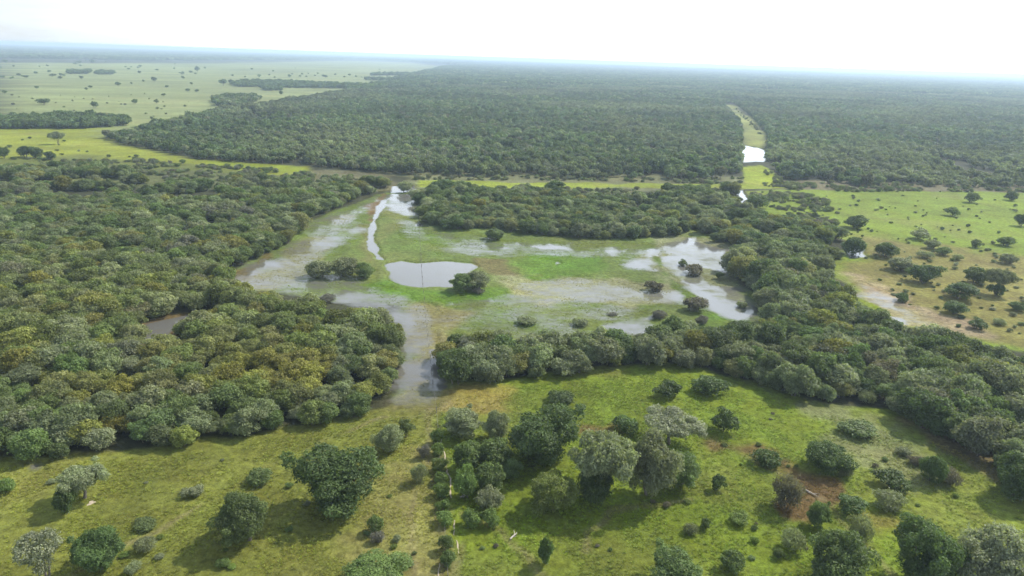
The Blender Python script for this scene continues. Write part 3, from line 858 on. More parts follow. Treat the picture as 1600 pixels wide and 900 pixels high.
fg = (sstep(.42, .66, fbm(fp[:, 0] / 120, fp[:, 1] / 160, 144, 4)) * .75)[:, None]
ft = ft * (1 - fg) + np.array(TINT['grey']) * .95 * fg
ft *= (.55 + .9 * fbm(fp[:, 0] / 55, fp[:, 1] / 90, 155, 4))[:, None]
mass('forest', 'dark blue-green forest filling the middle distance', np.column_stack([fp, np.zeros(nF)]), np.column_stack([fr, fr, fh]), np.column_stack([np.zeros(nF), np.zeros(nF), rng.uniform(0, 6.28, nF)]), ft, colF, nFp,
     np.where(rng.random(nF) < .12, 7, rng.integers(0, 7, nF)))
# farther forest: whole groups of trees
colP, nPp = proto_collection('forest_patch_kind', patch_keys())
F_FAR = [(545, 144), (640, 119), (700, 104.0), (760, 99), (1000, 107), (1300, 117), (1600, 127), (1900, 137), (1900, 162), (1600, 154), (1300, 144), (1000, 136), (600, 136)]
F_RIM = [(-300, 66), (-300, 82), (0, 91), (260, 95), (420, 94), (560, 93), (640, 97), (720, 102), (760, 99.5), (1000, 107.5), (1300, 117.5), (1600, 127.5), (1900, 137.5), (1900, 133), (1600, 123.4), (1200, 110.3), (800, 97.2), (400, 84), (0, 71.2)]
pp = scatter([F_FAR], 20, .5); pp = pp[in_view(pp, .12)]
pq = scatter([F_RIM], 75, .5); pq = pq[in_view(pq, .12)]
ps = np.concatenate([rng.uniform(.85, 1.25, len(pp)), rng.uniform(2.0, 2.8, len(pq))])
pp = np.concatenate([pp, pq]); n_ = len(pp)
print('COUNTS thicket', nT, 'forest', nF, 'patches', n_)
hs_ = np.where(ps > 1.6, 1.6, ps)
mass('far_forest', 'hazy blue forest running to the horizon', np.column_stack([pp, np.zeros(n_)]), np.column_stack([ps, ps, hs_ * rng.uniform(.8, 1.3, n_)]), np.column_stack([np.zeros(n_), np.zeros(n_), rng.uniform(0, 6.28, n_)]),
     tints(['blue', 'dark', 'mid', 'grey'], [4, 3, 2, 1], n_), colP, nPp)

# groves on the pale savanna
def grove(label, poly, step, r0, r1, names, wts):
    p = scatter([poly], step, .45)
    n = len(p); r = rng.uniform(r0, r1, n)
    return mass('grove', label, np.column_stack([p, np.zeros(n)]), np.column_stack([r, r, r * rng.uniform(1.3, 1.8, n)]), np.column_stack([np.zeros(n), np.zeros(n), rng.uniform(0, 6.28, n)]), tints(names, wts, n), colF, nFp, rng.integers(0, 7, n))
G3 = (['dark', 'blue', 'mid'], [3, 2, 2])
grove('long dark grove across the near savanna', [(-160, 190), (0, 190), (60, 188), (130, 186), (196, 190), (200, 197), (130, 202), (0, 202), (-160, 204)], 5.5, 3.2, 4.8, *G3)
grove('rounded grove against the forest edge', [(334, 158), (350, 153), (398, 153), (402, 160), (370, 167), (336, 166)], 6, 3.2, 4.6, ['dark', 'mid', 'grey'], [3, 2, 2])
grove('long thin grove spur reaching from the forest into savanna', [(360, 131), (400, 128), (470, 130), (560, 134), (560, 139), (450, 138), (370, 136)], 8, 3.2, 4.6, *G3)
grove('small dark grove below the thin spur', [(409, 139), (441, 138), (440, 142), (411, 142.5)], 7, 3, 4.2, *G3)
grove('small paired grove on the far pale savanna', [(105, 113), (142, 112), (142, 116), (106, 116)], 9, 3.8, 5.2, *G3)
grove('low flat grove beside the paired grove', [(149, 113.5), (178, 113), (178, 117), (150, 117)], 9, 3.2, 4.6, *G3)
grove('distant dark grove on straw savanna near the forest corner', [(578, 116), (640, 115), (640, 118), (580, 119)], 12, 3.4, 5, *G3)
grove('distant thin tree line crossing the straw savanna', [(570, 123), (625, 124), (600, 127), (572, 126)], 10, 3, 4.4, *G3)
# scrub along the forest margins
SCRUB = [[(640, 272), (800, 275), (1000, 279), (1160, 279), (1160, 290), (900, 283), (650, 282)], [(1190, 285), (1300, 287), (1700, 290), (1700, 302), (1240, 300), (1200, 296)], [(1170, 300), (1290, 305), (1320, 350), (1260, 372), (1180, 345)], [(60, 248), (190, 250), (420, 266), (560, 280), (600, 292), (400, 288), (200, 282), (0, 278)], [(1060, 296), (1150, 296), (1150, 312), (1000, 320), (900, 305), (800, 298)]]
sp = np.concatenate([scatter(SCRUB, 2.8, .5), scatter([[(0, 148), (250, 146), (330, 168), (250, 190), (0, 186)]], 36, .5), scatter([[(1192, 262), (1236, 294), (1224, 296), (1190, 268)], [(1146, 166), (1172, 187), (1196, 214), (1188, 214), (1160, 185)]], 5, .5)]); sp = sp[fbm(sp[:, 0] / 9, sp[:, 1] / 9, 12, 3) > .47]
n_ = len(sp); r_ = rng.uniform(.5, 1.6, n_)
colS, nSp = proto_collection('scrub_kind', ['shrub%d' % i for i in range(5)] + ['twig%d' % i for i in range(3)])
mass('scrub', 'grey-brown scrub along the forest margins and strips', np.column_stack([sp, np.zeros(n_)]), np.column_stack([r_, r_, r_ * rng.uniform(1.0, 1.7, n_)]), np.column_stack([np.zeros(n_), np.zeros(n_), rng.uniform(0, 6.28, n_)]),
     tints(['grey', 'brown', 'mid', 'mauve'], [4, 1, 3, 1], n_), colS, nSp)

# ---------------------------------------------------------------- trees and bushes one can point at: outline box on the photograph -> place and size
def from_box(x0, x1, y0, y1):
    cx, cy, ext, wpx = (x0 + x1) / 2, (y0 + y1) / 2, y1 - y0, x1 - x0
    z = 1.5
    for _ in range(4):
        p = at(np.array([cx]), np.array([cy]), z)[0]
        d = float(depth_of(p)); k = d / F_PX
        dep = math.atan2(CAM_H - z, math.hypot(p[0], p[1]))
        r = wpx / 2 * k
        v = max((ext / 2 * k) ** 2 - (r * math.sin(dep)) ** 2, (.3 * r) ** 2)
        h = min(2 * math.sqrt(v) / math.cos(dep), 4.2 * r)
        z = h / 2
    return p[0], p[1], r, h
cnt = {}
def thing(kind, box, tint, label, group=None, name=None, cat=None, rot=None):
    x, y, r, h = from_box(*box)
    n = {'dense': 5, 'umbrella': 3, 'sparse': 2, 'thicket': 9, 'shrub': 5, 'twig': 3, 'far': 7, 'palm': 3}[kind]
    i = cnt.get(kind, 0); cnt[kind] = i + 1
    tree = kind in ('dense', 'umbrella', 'sparse', 'thicket', 'far', 'palm')
    nm = name or {'dense': 'tree', 'umbrella': 'domed_tree', 'sparse': 'sparse_tree', 'thicket': 'bushy_tree', 'far': 'savanna_tree', 'palm': 'palm_tree', 'shrub': 'shrub', 'twig': 'twiggy_shrub'}[kind]
    if isinstance(tint, str): tint = TINT[tint]
    return plant(nm, '%s%d' % (kind, i % n), x, y, gz(x, y) - .05, r * (.88 if kind == 'thicket' else .94), h * (.8 if kind == 'thicket' else .86), rot if rot is not None else rng.uniform(0, 6.28), tint, label, cat or ('tree' if tree else 'shrub'), group,
                 'fronds' if kind == 'palm' else ('crown' if tree else 'foliage'), 'trunk' if tree else 'stem')

NEAR = [
    ('umbrella', (88, 168, 722, 788), 'grey', 'pale domed tree on a bare trunk below the left thicket edge'),
    ('shrub', (84, 118, 758, 806), 'dark', 'dark undergrowth bush in the shadow of the pale domed tree'),
    ('sparse', (28, 98, 822, 912), 'silver', 'silvery sparse tree cut by the bottom left corner of the picture'),
    ('dense', (114, 186, 818, 896), 'dark', 'dark leaning tree beside a bare sandy patch, lower left'),
    ('dense', (332, 426, 758, 854), 'mid', 'round leafy tree alone in the left pasture with shadow on its left'),
    ('dense', (462, 592, 688, 806), 'dark', 'largest dark dense tree left of the fence line'),
    ('shrub', (386, 426, 731, 759), 'mid', 'shrub between the round leafy tree and the left thicket'),
    ('shrub', (284, 321, 755, 779), 'grey', 'low shrub up and left of the round leafy tree'),
    ('shrub', (210, 247, 808, 830), 'mid', 'flat low shrub midway between dark leaning tree and round leafy tree'),
    ('twig', (209, 242, 837, 865), 'grey', 'twiggy bush just right of the dark leaning tree'),
    ('twig', (195, 221, 875, 898), 'grey', 'thin grey bush below the twiggy bush, near the bottom edge'),
    ('shrub', (338, 360, 872, 890), 'green', 'small bright shrub in the shadow tip below the round leafy tree'),
    ('shrub', (-6, 23, 747, 773), 'green', 'green bush cut by the left edge below the thicket'),
    ('dense', (540, 644, 858, 934), 'green', 'green tree crown cut by the bottom edge left of the hedge row'),
    ('dense', (584, 631, 656, 708), 'grey', 'round grey-green tree just below the flooded channel mouth'),
    ('sparse', (622, 649, 655, 686), 'mid', 'thin little tree touching the round grey-green tree by the channel mouth'),
    ('twig', (653, 673, 693, 717), 'mauve', 'spiky greyish bush left of the hedge row, upper one'),
    ('twig', (642, 669, 723, 756), 'grey', 'spiky greyish bush left of the hedge row, lower one'),
    ('shrub', (574, 600, 802, 832), 'mid', 'green bush below the largest dark tree'),
    ('twig', (578, 602, 828, 850), 'mauve', 'grey withered bush at the foot of the green bush'),
    ('dense', (693, 752, 632, 684), 'grey', 'grey-green tree at the top of the central clump beside the path'),
    ('dense', (754, 802, 635, 692), 'grey', 'rounded pale tree behind the central clump'),
    ('dense', (790, 906, 624, 726), 'dark', 'tall dark tree forming the right side of the central clump'),
    ('thicket', (704, 758, 676, 738), 'mid', 'tree beside the white path in the central clump, upper'),
    ('thicket', (744, 806, 676, 736), 'mid', 'tree in the heart of the central clump'),
    ('thicket', (706, 748, 722, 780), 'green', 'tree beside the white path in the central clump, lower'),
    ('thicket', (740, 790, 716, 770), 'mid', 'tree on the lower slope of the central clump'),
    ('thicket', (780, 816, 712, 750), 'mid', 'small tree on the right flank of the central clump'),
    ('thicket', (742, 788, 756, 800), 'grey', 'greyish bush tree at the bottom tip of the central clump'),
    ('shrub', (720, 756, 793, 827), 'green', 'bright green shrub below the central clump, next to the path'),
    ('shrub', (752, 782, 792, 824), 'green', 'bright green shrub below the central clump, away from the path'),
    ('dense', (826, 907, 730, 804), (.150, .175, .046), 'round olive tree left of the big pale group'),
    ('umbrella', (896, 996, 668, 786), 'grey', 'tall tree with pale trunk showing, left half of the big pale group'),
    ('dense', (900, 960, 712, 788), 'dark', 'dark lower growth in front of the big pale group'),
    ('dense', (978, 1062, 665, 782), 'grey', 'full crowned tree in the middle of the big pale group'),
    ('dense', (1030, 1100, 696, 764), 'mid', 'lower tree on the right end of the big pale group'),
    ('umbrella', (1006, 1100, 634, 702), 'silver', 'pale domed tree behind the big pale group'),
    ('shrub', (956, 998, 646, 680), 'dark', 'dark bush peeping over the back of the big pale group'),
    ('shrub', (840, 866, 834, 887), 'dark', 'slender upright bush alone on the bright pasture near the bottom'),
    ('shrub', (853, 899, 607, 634), 'dark', 'dark bush between the tall dark tree and the thicket belt'),
    ('shrub', (1020, 1068, 589, 622), 'dark', 'dark bush at the thicket belt foot above the pale domed tree'),
    ('dense', (1012, 1094, 857, 930), 'mid', 'tree cut by the bottom edge below the big pale group'),
    ('shrub', (1083, 1137, 585, 620), 'dark', 'broad dark bush touching the thicket belt, right of its dark neighbour'),
    ('shrub', (1113, 1154, 636, 677), 'dark', 'round dark bush alone on the pasture right of the pale domed tree'),
    ('shrub', (1312, 1370, 656, 686), 'mid', 'wide flat bush below the right thicket belt'),
    ('dense', (1257, 1330, 688, 742), 'dark', 'broad dark tree in the silvery grass of the right pasture'),
    ('twig', (1308, 1334, 728, 748), 'grey', 'grey bush at the right foot of the broad dark tree'),
    ('shrub', (1177, 1221, 701, 732), 'dark', 'dark bush at the end of the upper rusty patch'),
    ('twig', (1204, 1257, 740, 799), 'brown', 'grey withered thicket bush left of the big rusty patch'),
    ('shrub', (1110, 1135, 740, 769), 'dark', 'small upright dark bush right of the big pale group'),
    ('shrub', (1370, 1422, 732, 768), 'dark', 'dark bush between the broad dark tree and the tall right bush'),
    ('dense', (1438, 1482, 706, 756), 'dark', 'tall dark bush tree nearest the right thicket'),
    ('twig', (1466, 1502, 730, 760), 'brown', 'brownish bush leaning on the tall dark bush tree'),
    ('twig', (1364, 1412, 764, 799), 'grey', 'grey bush below the dark bush on the right pasture'),
    ('shrub', (1310, 1353, 772, 806), 'dark', 'dark bush at the right rim of the big rusty patch'),
    ('dense', (1262, 1298, 780, 828), 'mid', 'small tree at the lower rim of the big rusty patch'),
    ('dense', (1254, 1368, 812, 926), 'mid', 'large leafy tree cut by the bottom edge below the rusty patch'),
    ('twig', (1220, 1261, 824, 862), 'grey', 'grey bush on the left side of the large cut leafy tree'),
    ('twig', (1322, 1366, 800, 851), 'grey', 'grey bush on the right side of the large cut leafy tree'),
    ('dense', (1400, 1514, 800, 926), 'dark', 'big dark tree at the bottom right, left of the silver one'),
    ('dense', (1496, 1612, 808, 936), 'silver', 'big silver-leaved tree in the bottom right corner'),
    ('shrub', (1124, 1166, 858, 897), 'mid', 'low bush near the bottom edge right of the cut tree'),
    ('dense', (1558, 1640, 704, 786), 'dark', 'dark tree cut by the right edge above the silver one'),
    ('twig', (1420, 1446, 712, 730), 'brown', 'small brown bush above the dark bush of the right pasture'),
    ('shrub', (1400, 1424, 698, 714), 'grey', 'small pale bush beneath the wide flat bush'),
    ('shrub', (1092, 1112, 808, 828), 'mid', 'small bush on the pasture above the low bottom bush'),
    ('twig', (1068, 1092, 818, 838), 'grey', 'small grey bush left of the small bush on the pasture'),
    ('shrub', (1208, 1226, 858, 876), 'mid', 'little bush left of the large cut leafy tree, near the bottom'),
    ('shrub', (1140, 1172, 798, 822), 'fern', 'fresh green fern patch on the pasture left of the rusty patch'),
    # marsh
    ('thicket', (474, 522, 398, 434), 'grey', 'left tree of the small island clump in the marsh'),
    ('thicket', (516, 562, 393, 432), 'grey', 'middle tree of the small island clump in the marsh'),
    ('thicket', (552, 586, 402, 434), 'mid', 'right tree of the small island clump in the marsh'),
    ('dense', (704, 742, 424, 456), 'mid', 'low bush on the pond bank, left of the pair'),
    ('dense', (722, 770, 419, 454), 'grey', 'taller bush on the pond bank, right of the pair'),
    ('twig', (738, 758, 450, 461), 'mauve', 'small pinkish bush below the pond bank pair'),
    ('shrub', (806, 838, 489, 508), 'grey', 'grey bush in the wet meadow below the rusty reed patch'),
    ('shrub', (893, 921, 492, 509), 'grey', 'grey bush in the wet meadow right of its twin'),
    ('twig', (949, 966, 484, 493), 'mauve', 'tiny pinkish bush beside the lower shallow pool'),
    ('shrub', (1008, 1040, 433, 455), 'brown', 'brownish bush at the end of the long silvery shallows'),
    ('shrub', (1070, 1102, 408, 429), 'brown', 'rust tinted bush in the bright eastern shallows'),
    ('shrub', (1060, 1075, 402, 415), 'mid', 'small green bush above the rust tinted one'),
    ('sparse', (1116, 1130, 422, 436), 'dark', 'dark stump-like little tree in the eastern shallows'),
    ('shrub', (1069, 1108, 462, 488), 'brown', 'round brown bush at the lower end of the eastern shallows'),
    ('shrub', (1150, 1168, 467, 480), 'grey', 'small bush near the right shore of the eastern shallows'),
    ('thicket', (1032, 1078, 488, 530), 'mid', 'taller tree of the clump beside the lower shallow pool'),
    ('thicket', (1056, 1096, 496, 530), 'grey', 'shorter tree of the clump beside the lower shallow pool'),
    ('twig', (1016, 1042, 481, 498), 'mauve', 'pinkish bush leaning on the clump beside the lower shallow pool'),
    ('thicket', (756, 790, 352, 374), 'mid', 'lone bush in front of the far thicket belt'),
    ('twig', (496, 526, 456, 474), 'mauve', 'pinkish bush at the tip of the left thicket in the water'),
    ('twig', (1086, 1108, 492, 508), 'mauve', 'small pinkish bush below the round brown bush'),
    ('thicket', (672, 716, 276, 306), 'dark', 'large dark tree at the left end of the far lime strip'),
    ('thicket', (850, 882, 278, 302), 'dark', 'dark tree in the middle of the far lime strip'),
    ('thicket', (620, 646, 278, 300), 'grey', 'grey tree standing over the far channel mouth'),
    ('thicket', (1030, 1060, 282, 306), 'dark', 'dark tree near the right end of the far lime strip'),
    ('umbrella', (1146, 1172, 323, 352), 'mid', 'slim tree with bare trunk by the far narrow pool'),
    ('thicket', (1166, 1202, 300, 326), 'mid', 'pair-like bushy tree right of the far narrow pool'),
    # right-hand far pasture
    ('thicket', (1321, 1357, 332, 358), 'dark', 'dark bush at the upper left of the scrubby pasture'),
    ('thicket', (1365, 1409, 373, 403), 'mid', 'full dark bush right of the thicket pool'),
    ('thicket', (1385, 1430, 399, 425), 'grey', 'greyish bush, left of the pair in the scrubby pasture'),
    ('thicket', (1420, 1471, 407, 444), 'dark', 'dark bush, right of the pair in the scrubby pasture'),
    ('thicket', (1508, 1548, 414, 444), 'mid', 'wide bush left of the bare-branched tree'),
    ('umbrella', (1542, 1582, 416, 462), 'grey', 'bare-branched tree near the right edge'),
    ('shrub', (1544, 1572, 440, 464), 'dark', 'dark bush at the foot of the bare-branched tree'),
    ('thicket', (1478, 1527, 437, 469), 'dark', 'large dark bush below the wide bush'),
    ('thicket', (1474, 1512, 468, 493), 'dark', 'dark oval bush beneath the large dark bush'),
    ('shrub', (1400, 1422, 453, 471), 'dark', 'small dark ball bush beside the pinkish mud'),
    ('shrub', (1515, 1542, 496, 516), 'dark', 'small dark bush lowest in the scrubby pasture'),
    ('thicket', (1578, 1606, 470, 488), 'dark', 'dark bush cut by the right edge of the picture'),
    ('shrub', (1562, 1588, 395, 413), 'grey', 'greyish bush above the bare-branched tree'),
    ('shrub', (1559, 1584, 368, 385), 'mid', 'bush high near the right edge, below the edge tree'),
    ('shrub', (1517, 1537, 373, 388), 'mid', 'round bush left of the high right-edge bush'),
    ('shrub', (1478, 1500, 322, 338), 'mid', 'bush alone on the bright lime pasture'),
    ('thicket', (1508, 1530, 298, 317), 'mid', 'tree at the forest foot, left of two'),
    ('thicket', (1572, 1592, 296, 314), 'dark', 'tree at the forest foot, right of two'),
    ('thicket', (1587, 1608, 328, 354), 'dark', 'dark tree cut by the right edge on the lime pasture'),
    ('shrub', (1424, 1454, 355, 375), 'grey', 'grey bush right of the upper dark bush'),
    ('shrub', (1446, 1470, 373, 390), 'grey', 'grey bush below and right of the last grey bush'),
    ('shrub', (1464, 1486, 385, 400), 'mid', 'low bush third down the slanting row of grey bushes'),
    ('twig', (1434, 1460, 392, 405), 'grey', 'low grey bush just above the dark pair'),
    ('twig', (1488, 1506, 397, 408), 'grey', 'small grey bush above the wide bush'),
    ('twig', (1552, 1572, 498, 510), 'grey', 'small grey bush right of the lowest dark bush'),
    ('thicket', (1318, 1356, 363, 398), 'dark', 'dark tree leaning over the thicket pool'),
    # left-hand far pasture
    ('thicket', (26, 52, 224, 246), 'dark', 'left tree of the pair on the yellow-green pasture'),
    ('thicket', (44, 66, 227, 247), 'dark', 'right tree of the pair on the yellow-green pasture'),
    ('thicket', (70, 87, 234, 250), 'dark', 'small round dark tree right of the pasture pair'),
    ('thicket', (-4, 13, 226, 248), 'dark', 'dark tree cut by the left edge on the yellow-green pasture'),
    ('umbrella', (77, 99, 203, 226), 'grey', 'thin grey tree above the pasture pair'),
    ('thicket', (74, 98, 248, 266), 'dark', 'dark tree below the pasture pair at the thicket edge'),
    ('far', (144, 168, 174, 190), 'gold', 'orange flowering tree in the long dark grove'),
]
for kind, box, tint, label in NEAR:
    thing(kind, box, tint, label)

# hedge row on the fence line
HEDGE = [(674, 690, 668, 694), (676, 694, 690, 714), (676, 696, 712, 738), (680, 698, 736, 758), (680, 700, 752, 778), (683, 703, 776, 800), (684, 707, 796, 822), (688, 706, 832, 862), (690, 710, 858, 886)]
ords = ['topmost', 'second from the top', 'third from the top', 'fourth from the top', 'fifth from the top', 'fourth from the bottom', 'third from the bottom', 'second from the bottom', 'lowest']
for b, od in zip(HEDGE, ords):
    b = (b[0] - 3, b[1] + 3, b[2], b[3])
    thing('shrub', b, 'green' if b[2] < 825 else 'mid', 'hedge bush on the fence line beside the white path, %s' % od, 'hedge bushes along the fence', 'hedge_bush')

# palms behind the far channel mouth
pal = [(x + rng.uniform(-8, 8), 246 + 14 * rng.random() + (8 if x < 640 else 0)) for x in np.linspace(540, 850, 46)]
for x, y in pal:
    q = at(np.array([x]), np.array([y]), 0)[0]
    r = rng.uniform(2.0, 2.8)
    plant('palm_tree', 'palm%d' % rng.integers(3), q[0], q[1], 0.1, r, r * rng.uniform(2.6, 3.4), rng.uniform(0, 6.28), np.array(TINT['grey']) * rng.uniform(.7, 1.05),
          'grey-green palm in the row at the forest foot behind the far channel mouth', 'palm tree', 'palms at the forest foot', 'fronds')

# savanna trees
SAV = [(59, 78, 153, 164), (143, 155, 157, 169), (206, 216, 154, 162), (240, 248, 154, 162), (179, 189, 127, 135), (132, 137, 136, 141), (138, 144, 133, 138), (54, 60, 134, 139), (203, 207, 128, 132), (236, 245, 119, 127), (304, 312, 102, 112), (341, 356, 122, 134), (296, 302, 128, 132), (26, 32, 114, 119), (36, 44, 117, 122), (116, 121, 98, 101), (222, 226, 124, 128), (120, 128, 94, 99), (140, 148, 92, 99), (3, 12, 92, 98), (436, 442, 141, 149), (400, 410, 148, 157), (330, 338, 168, 174)]
for b in SAV:
    thing('far', b, 'dark', 'small dark tree standing alone on the pale far savanna', 'lone trees on the savanna')
n_s = 0
while n_s < 85:
    x = rng.uniform(0, 680); y = rng.uniform(93, 124) if rng.random() < .9 else rng.uniform(124, 150)
    if y > 122 and x > 330: continue
    if y < hz(x) + 20 or x > 690 - (y - 104) * 3.4 and y > 104: continue
    if x < 300 and rng.random() < .62: continue
    q = at(np.array([x]), np.array([y]), 0)[0]
    if rng.random() > sstep(.38, .62, fbm(np.array([q[0] / 140]), np.array([q[1] / 140]), 222, 3))[0]: continue
    q = at(np.array([x]), np.array([y]), 0)[0]; r = rng.uniform(2.2, 4.6)
    plant('savanna_tree', 'far%d' % rng.integers(7), q[0], q[1], 0, r, r * rng.uniform(1.1, 1.6), rng.uniform(0, 6.28), np.array(TINT['dark']) * rng.uniform(.8, 1.3), 'small dark tree standing alone on the pale far savanna', 'tree', 'lone trees on the savanna')
    n_s += 1
# low tussocks dotted over the scrubby pasture and the near pastures
def tussocks(n, poly, r0, r1, label, group, names, key='twig', mod=3):
    P = W(poly); k = 0
    # even over the picture: draw in picture space of the outline, then stand them on the ground
    a = np.array(poly)
    while k < n:
        x, y = rng.uniform(a[:, 0].min(), a[:, 0].max()), rng.uniform(a[:, 1].min(), a[:, 1].max())
        if not inside(np.array([x]), np.array([y]), a)[0]: continue
        q = at(np.array([x]), np.array([y]), 0)[0]; r = rng.uniform(r0, r1) ** 1.0
        nm = names[rng.integers(len(names))]
        plant('tussock', '%s%d' % (key, rng.integers(mod)), q[0], q[1], gz(q[0], q[1]) - .03, r, r * rng.uniform(.8, 1.4), rng.uniform(0, 6.28), np.array(TINT[nm]) * rng.uniform(.85, 1.15), label, 'tussock', group, 'foliage', 'stem')
        k += 1
tussocks(190, [(1190, 305), (1590, 308), (1600, 530), (1500, 515), (1400, 470), (1330, 410), (1340, 380), (1260, 350)], .35, .95, 'low scrub tussock dotted over the scrubby pasture before the far forest', 'tussocks of the scrubby pasture', ['grey', 'mid', 'silver', 'dark'], 'shrub', 5)
tussocks(30, [(10, 210), (150, 212), (250, 245), (330, 262), (200, 262), (10, 262)], .7, 1.9, 'low grey-green scrub bush on the far yellow-green pasture', 'scrub of the far yellow-green pasture', ['grey', 'mid', 'dark'], 'shrub', 5)
tussocks(24, [(20, 750), (450, 700), (660, 690), (670, 890), (20, 890)], .3, .65, 'low weedy tussock in the pasture west of the hedge row', 'tussocks west of the hedge', ['mid', 'fern', 'grey'], 'shrub', 5)
tussocks(28, [(730, 830), (1000, 800), (1200, 640), (1400, 690), (1560, 770), (1400, 800), (1200, 890), (740, 890)], .25, .55, 'low weedy tussock in the bright pasture east of the path', 'tussocks east of the path', ['mid', 'fern', 'brown'], 'shrub', 5)

# ---------------------------------------------------------------- grass and reeds (uncountable)
colG, nG = proto_collection('grass_kind', ['tuft%d' % i for i in range(3)])
def grass_mass(name, label, polys, n, size, zz, fresh, wetlim, col, nk, sel=None):
    P = scatter(polys, math.sqrt(1.0 / n), .5)
    w_ = wet_at(P[:, 0], P[:, 1])
    k = (w_ < wetlim[1]) & (w_ >= wetlim[0]) & (rng.random(len(P)) < sstep(.25, .75, fbm(P[:, 0] / 3.5, P[:, 1] / 3.5, 41, 3)))
    P, w_ = P[k], w_[k]
    m = len(P); t = tone_at(P[:, 0], P[:, 1]) * np.array(fresh) * rng.uniform(.8, 1.25, (m, 1))
    s = rng.uniform(size[0], size[1], m)
    zz_ = np.maximum(height_at(P[:, 0], P[:, 1], w_), -.05) - .01
    print('GRASS', name, m)
    mass(name, label, np.column_stack([P, zz_]), np.column_stack([s * 1.3, s * 1.3, s]), np.column_stack([np.zeros(m), np.zeros(m), rng.uniform(0, 6.28, m)]), t, col, nk)
grass_mass('grass', 'short tufty pasture grass in the foreground', [[(-60, 738), (300, 712), (600, 650), (690, 630), (800, 608), (940, 588), (1060, 585), (1300, 650), (1480, 700), (1680, 780), (1760, 930), (-120, 930)]], 6.0, (.09, .28), 0, (1.6, 1.65, 1.2), (0, .1), colG, nG)
colR, nR = proto_collection('reed_kind', ['reed%d' % i for i in range(2)])
grass_mass('reeds', 'emergent marsh grass standing in the flooded meadow', [[(600, 305), (480, 350), (360, 440), (480, 462), (620, 480), (620, 620), (690, 620), (690, 560), (800, 548), (1000, 550), (1190, 520), (1180, 440), (1150, 395), (1080, 368), (860, 380), (700, 370), (650, 345)]], 1.3, (.12, .34), 0, (1.9, 1.85, 1.7), (.1, .62), colR, nR)

# ---------------------------------------------------------------- path, fence, dead wood
def ribbon(name, pix, width, label, m, lift=.05):
    a = np.array(pix, float); P = at(a[:, 0], a[:, 1], 0)[:, :2]
    pts = []
    for i in range(len(P) - 1):
        for t in np.linspace(0, 1, 9)[:-1]: pts.append(P[i] * (1 - t) + P[i + 1] * t)
    pts.append(P[-1]); pts = np.array(pts)
    pts[:, 0] += (fbm(pts[:, 1] / 1.7, pts[:, 0] * 0, 8, 2) - .5) * .7
    t = np.gradient(pts, axis=0); t /= np.linalg.norm(t, axis=1)[:, None] + 1e-9
    nrm = np.stack([-t[:, 1], t[:, 0]], 1)
    wv = width * (.65 + .7 * fbm(pts[:, 1] / .9, pts[:, 0] * 0, 18, 2))[:, None] * np.sin(np.linspace(.25, math.pi - .25, len(pts)))[:, None] ** .4
    rows = []
    for s, dz in ((-1, -.03), (-.4, .0), (.4, .0), (1, -.03)):
        q = pts + nrm * wv * .5 * s
        rows.append(np.column_stack([q, height_at(q[:, 0], q[:, 1]) + lift + dz]))
    V_ = np.stack(rows, 1); n = len(pts)
    id_ = np.arange(n * 4).reshape(n, 4)
    F_ = np.stack([id_[:-1, :-1], id_[:-1, 1:], id_[1:, 1:], id_[1:, :-1]], -1).reshape(-1, 4)
    o = obj(name, mesh_from(name, V_.reshape(-1, 3), F_, [m], None, True))
    return tag(o, label, None, None, 'structure')
ribbon('path', [(690, 688), (692, 706), (697, 728), (700, 742), (703, 756), (704, 772), (705, 780)], .24, 'white sandy cattle path beside the central clump', M_SAND)
ribbon('path', [(710, 814), (711, 824), (710, 838)], .15, 'short white sandy stretch of cattle path below the green shrubs', M_SAND)
ribbon('path', [(713, 846), (714.5, 856), (714, 866)], .15, 'short white stretch of cattle path near the bottom edge', M_SAND)
ribbon('path', [(686, 882), (687, 892), (688, 915)], .16, 'white sandy path leaving the picture beneath the hedge row', M_SAND)
def bare(name, box, label):
    a = np.array(box, float); c = at(a[:1], a[1:2], 0)[0]; n = 22
    th = np.linspace(0, 2 * math.pi, n, endpoint=False)
    rr = box[2] * (1 + .3 * np.sin(th * 3 + 1) + .18 * np.sin(th * 5))
    x = c[0] + np.cos(th) * rr; y = c[1] + np.sin(th) * rr * 1.3
    V_ = [(c[0], c[1], gz(c[0], c[1]) + .05)] + [(x[i], y[i], gz(x[i], y[i]) + .012) for i in range(n)]
    F_ = [(0, 1 + i, 1 + (i + 1) % n) for i in range(n)]
    return tag(obj(name, mesh_from(name, V_, F_, [M_SAND], None, True)), label, None, None, 'structure')
bare('bare_ground', (172, 868, .5), 'bare sandy patch at the foot of the dark leaning tree')
bare('bare_ground', (143, 788, .4), 'bare earth under the pale domed tree')

fl = at(np.array([690., 652.]), np.array([912., 306.]), 0)[:, :2]
fence = bpy.data.objects.new('wire_fence', None); C.objects.link(fence)
tag(fence, 'post and wire fence running straight from the hedge row across the marsh', 'fence')
def post_mesh():
    V_, F_ = tube([(0, 0, -.4), (.01, .0, .6), (0, .01, 1.35), (0, .01, 1.38)], [.055, .05, .048, .015], 7)
    return mesh_from('fence_post', V_, F_, [M_BARK], None, True)
pm_ = post_mesh()
fpix = [(700, 912), (694, 820), (687, 720), (683, 655), (674, 580), (666, 500), (661, 450), (657, 390), (654, 340), (652, 306)]
fa = np.array(fpix, float); FP = at(fa[:, 0], fa[:, 1], 0)[:, :2]
L_ = np.concatenate([[0], np.cumsum(np.linalg.norm(np.diff(FP, axis=0), axis=1))])
sN = np.arange(0, L_[-1], 6.0)
fpts = np.column_stack([np.interp(sN, L_, FP[:, 0]), np.interp(sN, L_, FP[:, 1])])
fz = np.maximum(height_at(fpts[:, 0], fpts[:, 1]), -.3)
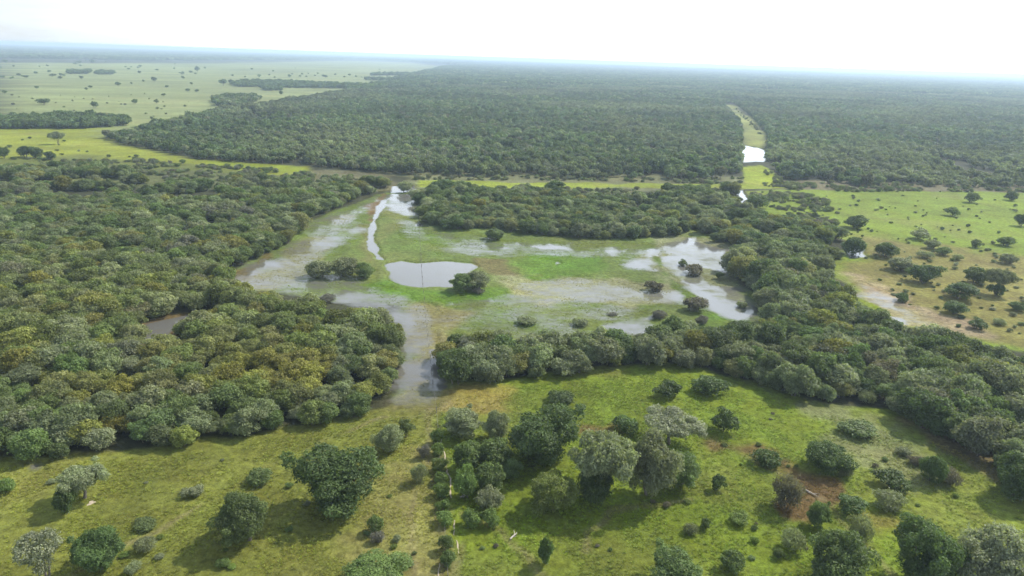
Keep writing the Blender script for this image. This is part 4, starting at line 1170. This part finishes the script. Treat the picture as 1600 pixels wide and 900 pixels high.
for (x, y), z in zip(fpts, fz):
    o = obj('post', pm_, fence); o.location = (x, y, max(z, -.1)); o.rotation_euler = (rng.normal() * .04, rng.normal() * .04, rng.uniform(0, 6)); s = rng.uniform(.7, .95); o.scale = (1, 1, s)
for hgt in (.35, .6, .85):
    V_, F_ = tube(np.column_stack([fpts, np.maximum(fz, -.1) + hgt]), [.004] * len(fpts), 4)
    obj('wire', mesh_from('fence_wire', V_, F_, [M_WIRE]), fence)

def branch(name, px, py, ang, ln, label, seed):
    r = np.random.default_rng(seed); c = at(np.array([px], float), np.array([py], float), 0)[0]
    V_, F_, o_ = [], [], 0
    def add(p, rd):
        nonlocal o_
        a, b = tube(p, rd); V_.append(a); F_.append(b + o_); o_ += len(a)
    d = np.array([math.cos(ang), math.sin(ang), 0])
    s = np.array([-d[1], d[0], 0])
    add([-d * ln / 2, -d * ln * .1 + s * .06 + [0, 0, .06], d * ln * .25 + [0, 0, .12], d * ln / 2 + s * .15 + [0, 0, .1]], [.13, .11, .08, .03])
    add([d * ln * .05, d * ln * .3 + s * .35 + [0, 0, .25], d * ln * .42 + s * .6 + [0, 0, .3]], [.07, .05, .02])
    add([-d * ln * .15, d * ln * .05 - s * .4 + [0, 0, .2]], [.06, .02])
    o = obj(name, mesh_from(name, np.concatenate(V_), np.concatenate(F_), [M_DEAD], None, True))
    o.location = (c[0], c[1], gz(c[0], c[1]) + .1)
    tag(o, label, 'branch')
branch('fallen_branch', 1266, 774, -1.0, 2.6, 'bleached fallen branch lying on the big rusty patch', 1)
branch('fallen_branch', 803, 840, .9, 1.6, 'bleached stick lying on the pasture below the olive tree', 2)
branch('fallen_branch', 724, 778, .4, 1.0, 'short white log at the bottom tip of the central clump', 3)

# ---------------------------------------------------------------- haze: the air itself
def haze_box():
    x0, x1, y0, y1, z0_, z1_ = -26500, 26500, -700, 26500, -1.6, 64.0
    V_ = [(x, y, z) for z in (z0_, z1_) for y in (y0, y1) for x in (x0, x1)]
    F_ = [(0, 2, 3, 1), (4, 5, 7, 6), (0, 1, 5, 4), (2, 6, 7, 3), (0, 4, 6, 2), (1, 3, 7, 5)]
    m, n, l = mat('air')
    out = n['Material Output']; n.remove(n['Principled BSDF'])
    v = n.new('ShaderNodeVolumePrincipled')
    v.inputs['Color'].default_value = (.65, .81, 1.0, 1)
    v.inputs['Density'].default_value = 1.9e-4
    v.inputs['Density Attribute'].default_value = ''
    v.inputs['Anisotropy'].default_value = .25
    l.new(v.outputs['Volume'], out.inputs['Volume'])
    o = obj('haze', mesh_from('haze', V_, F_, [m]))
    tag(o, 'pale blue haze veiling the distance', None, None, 'stuff')
haze_box()
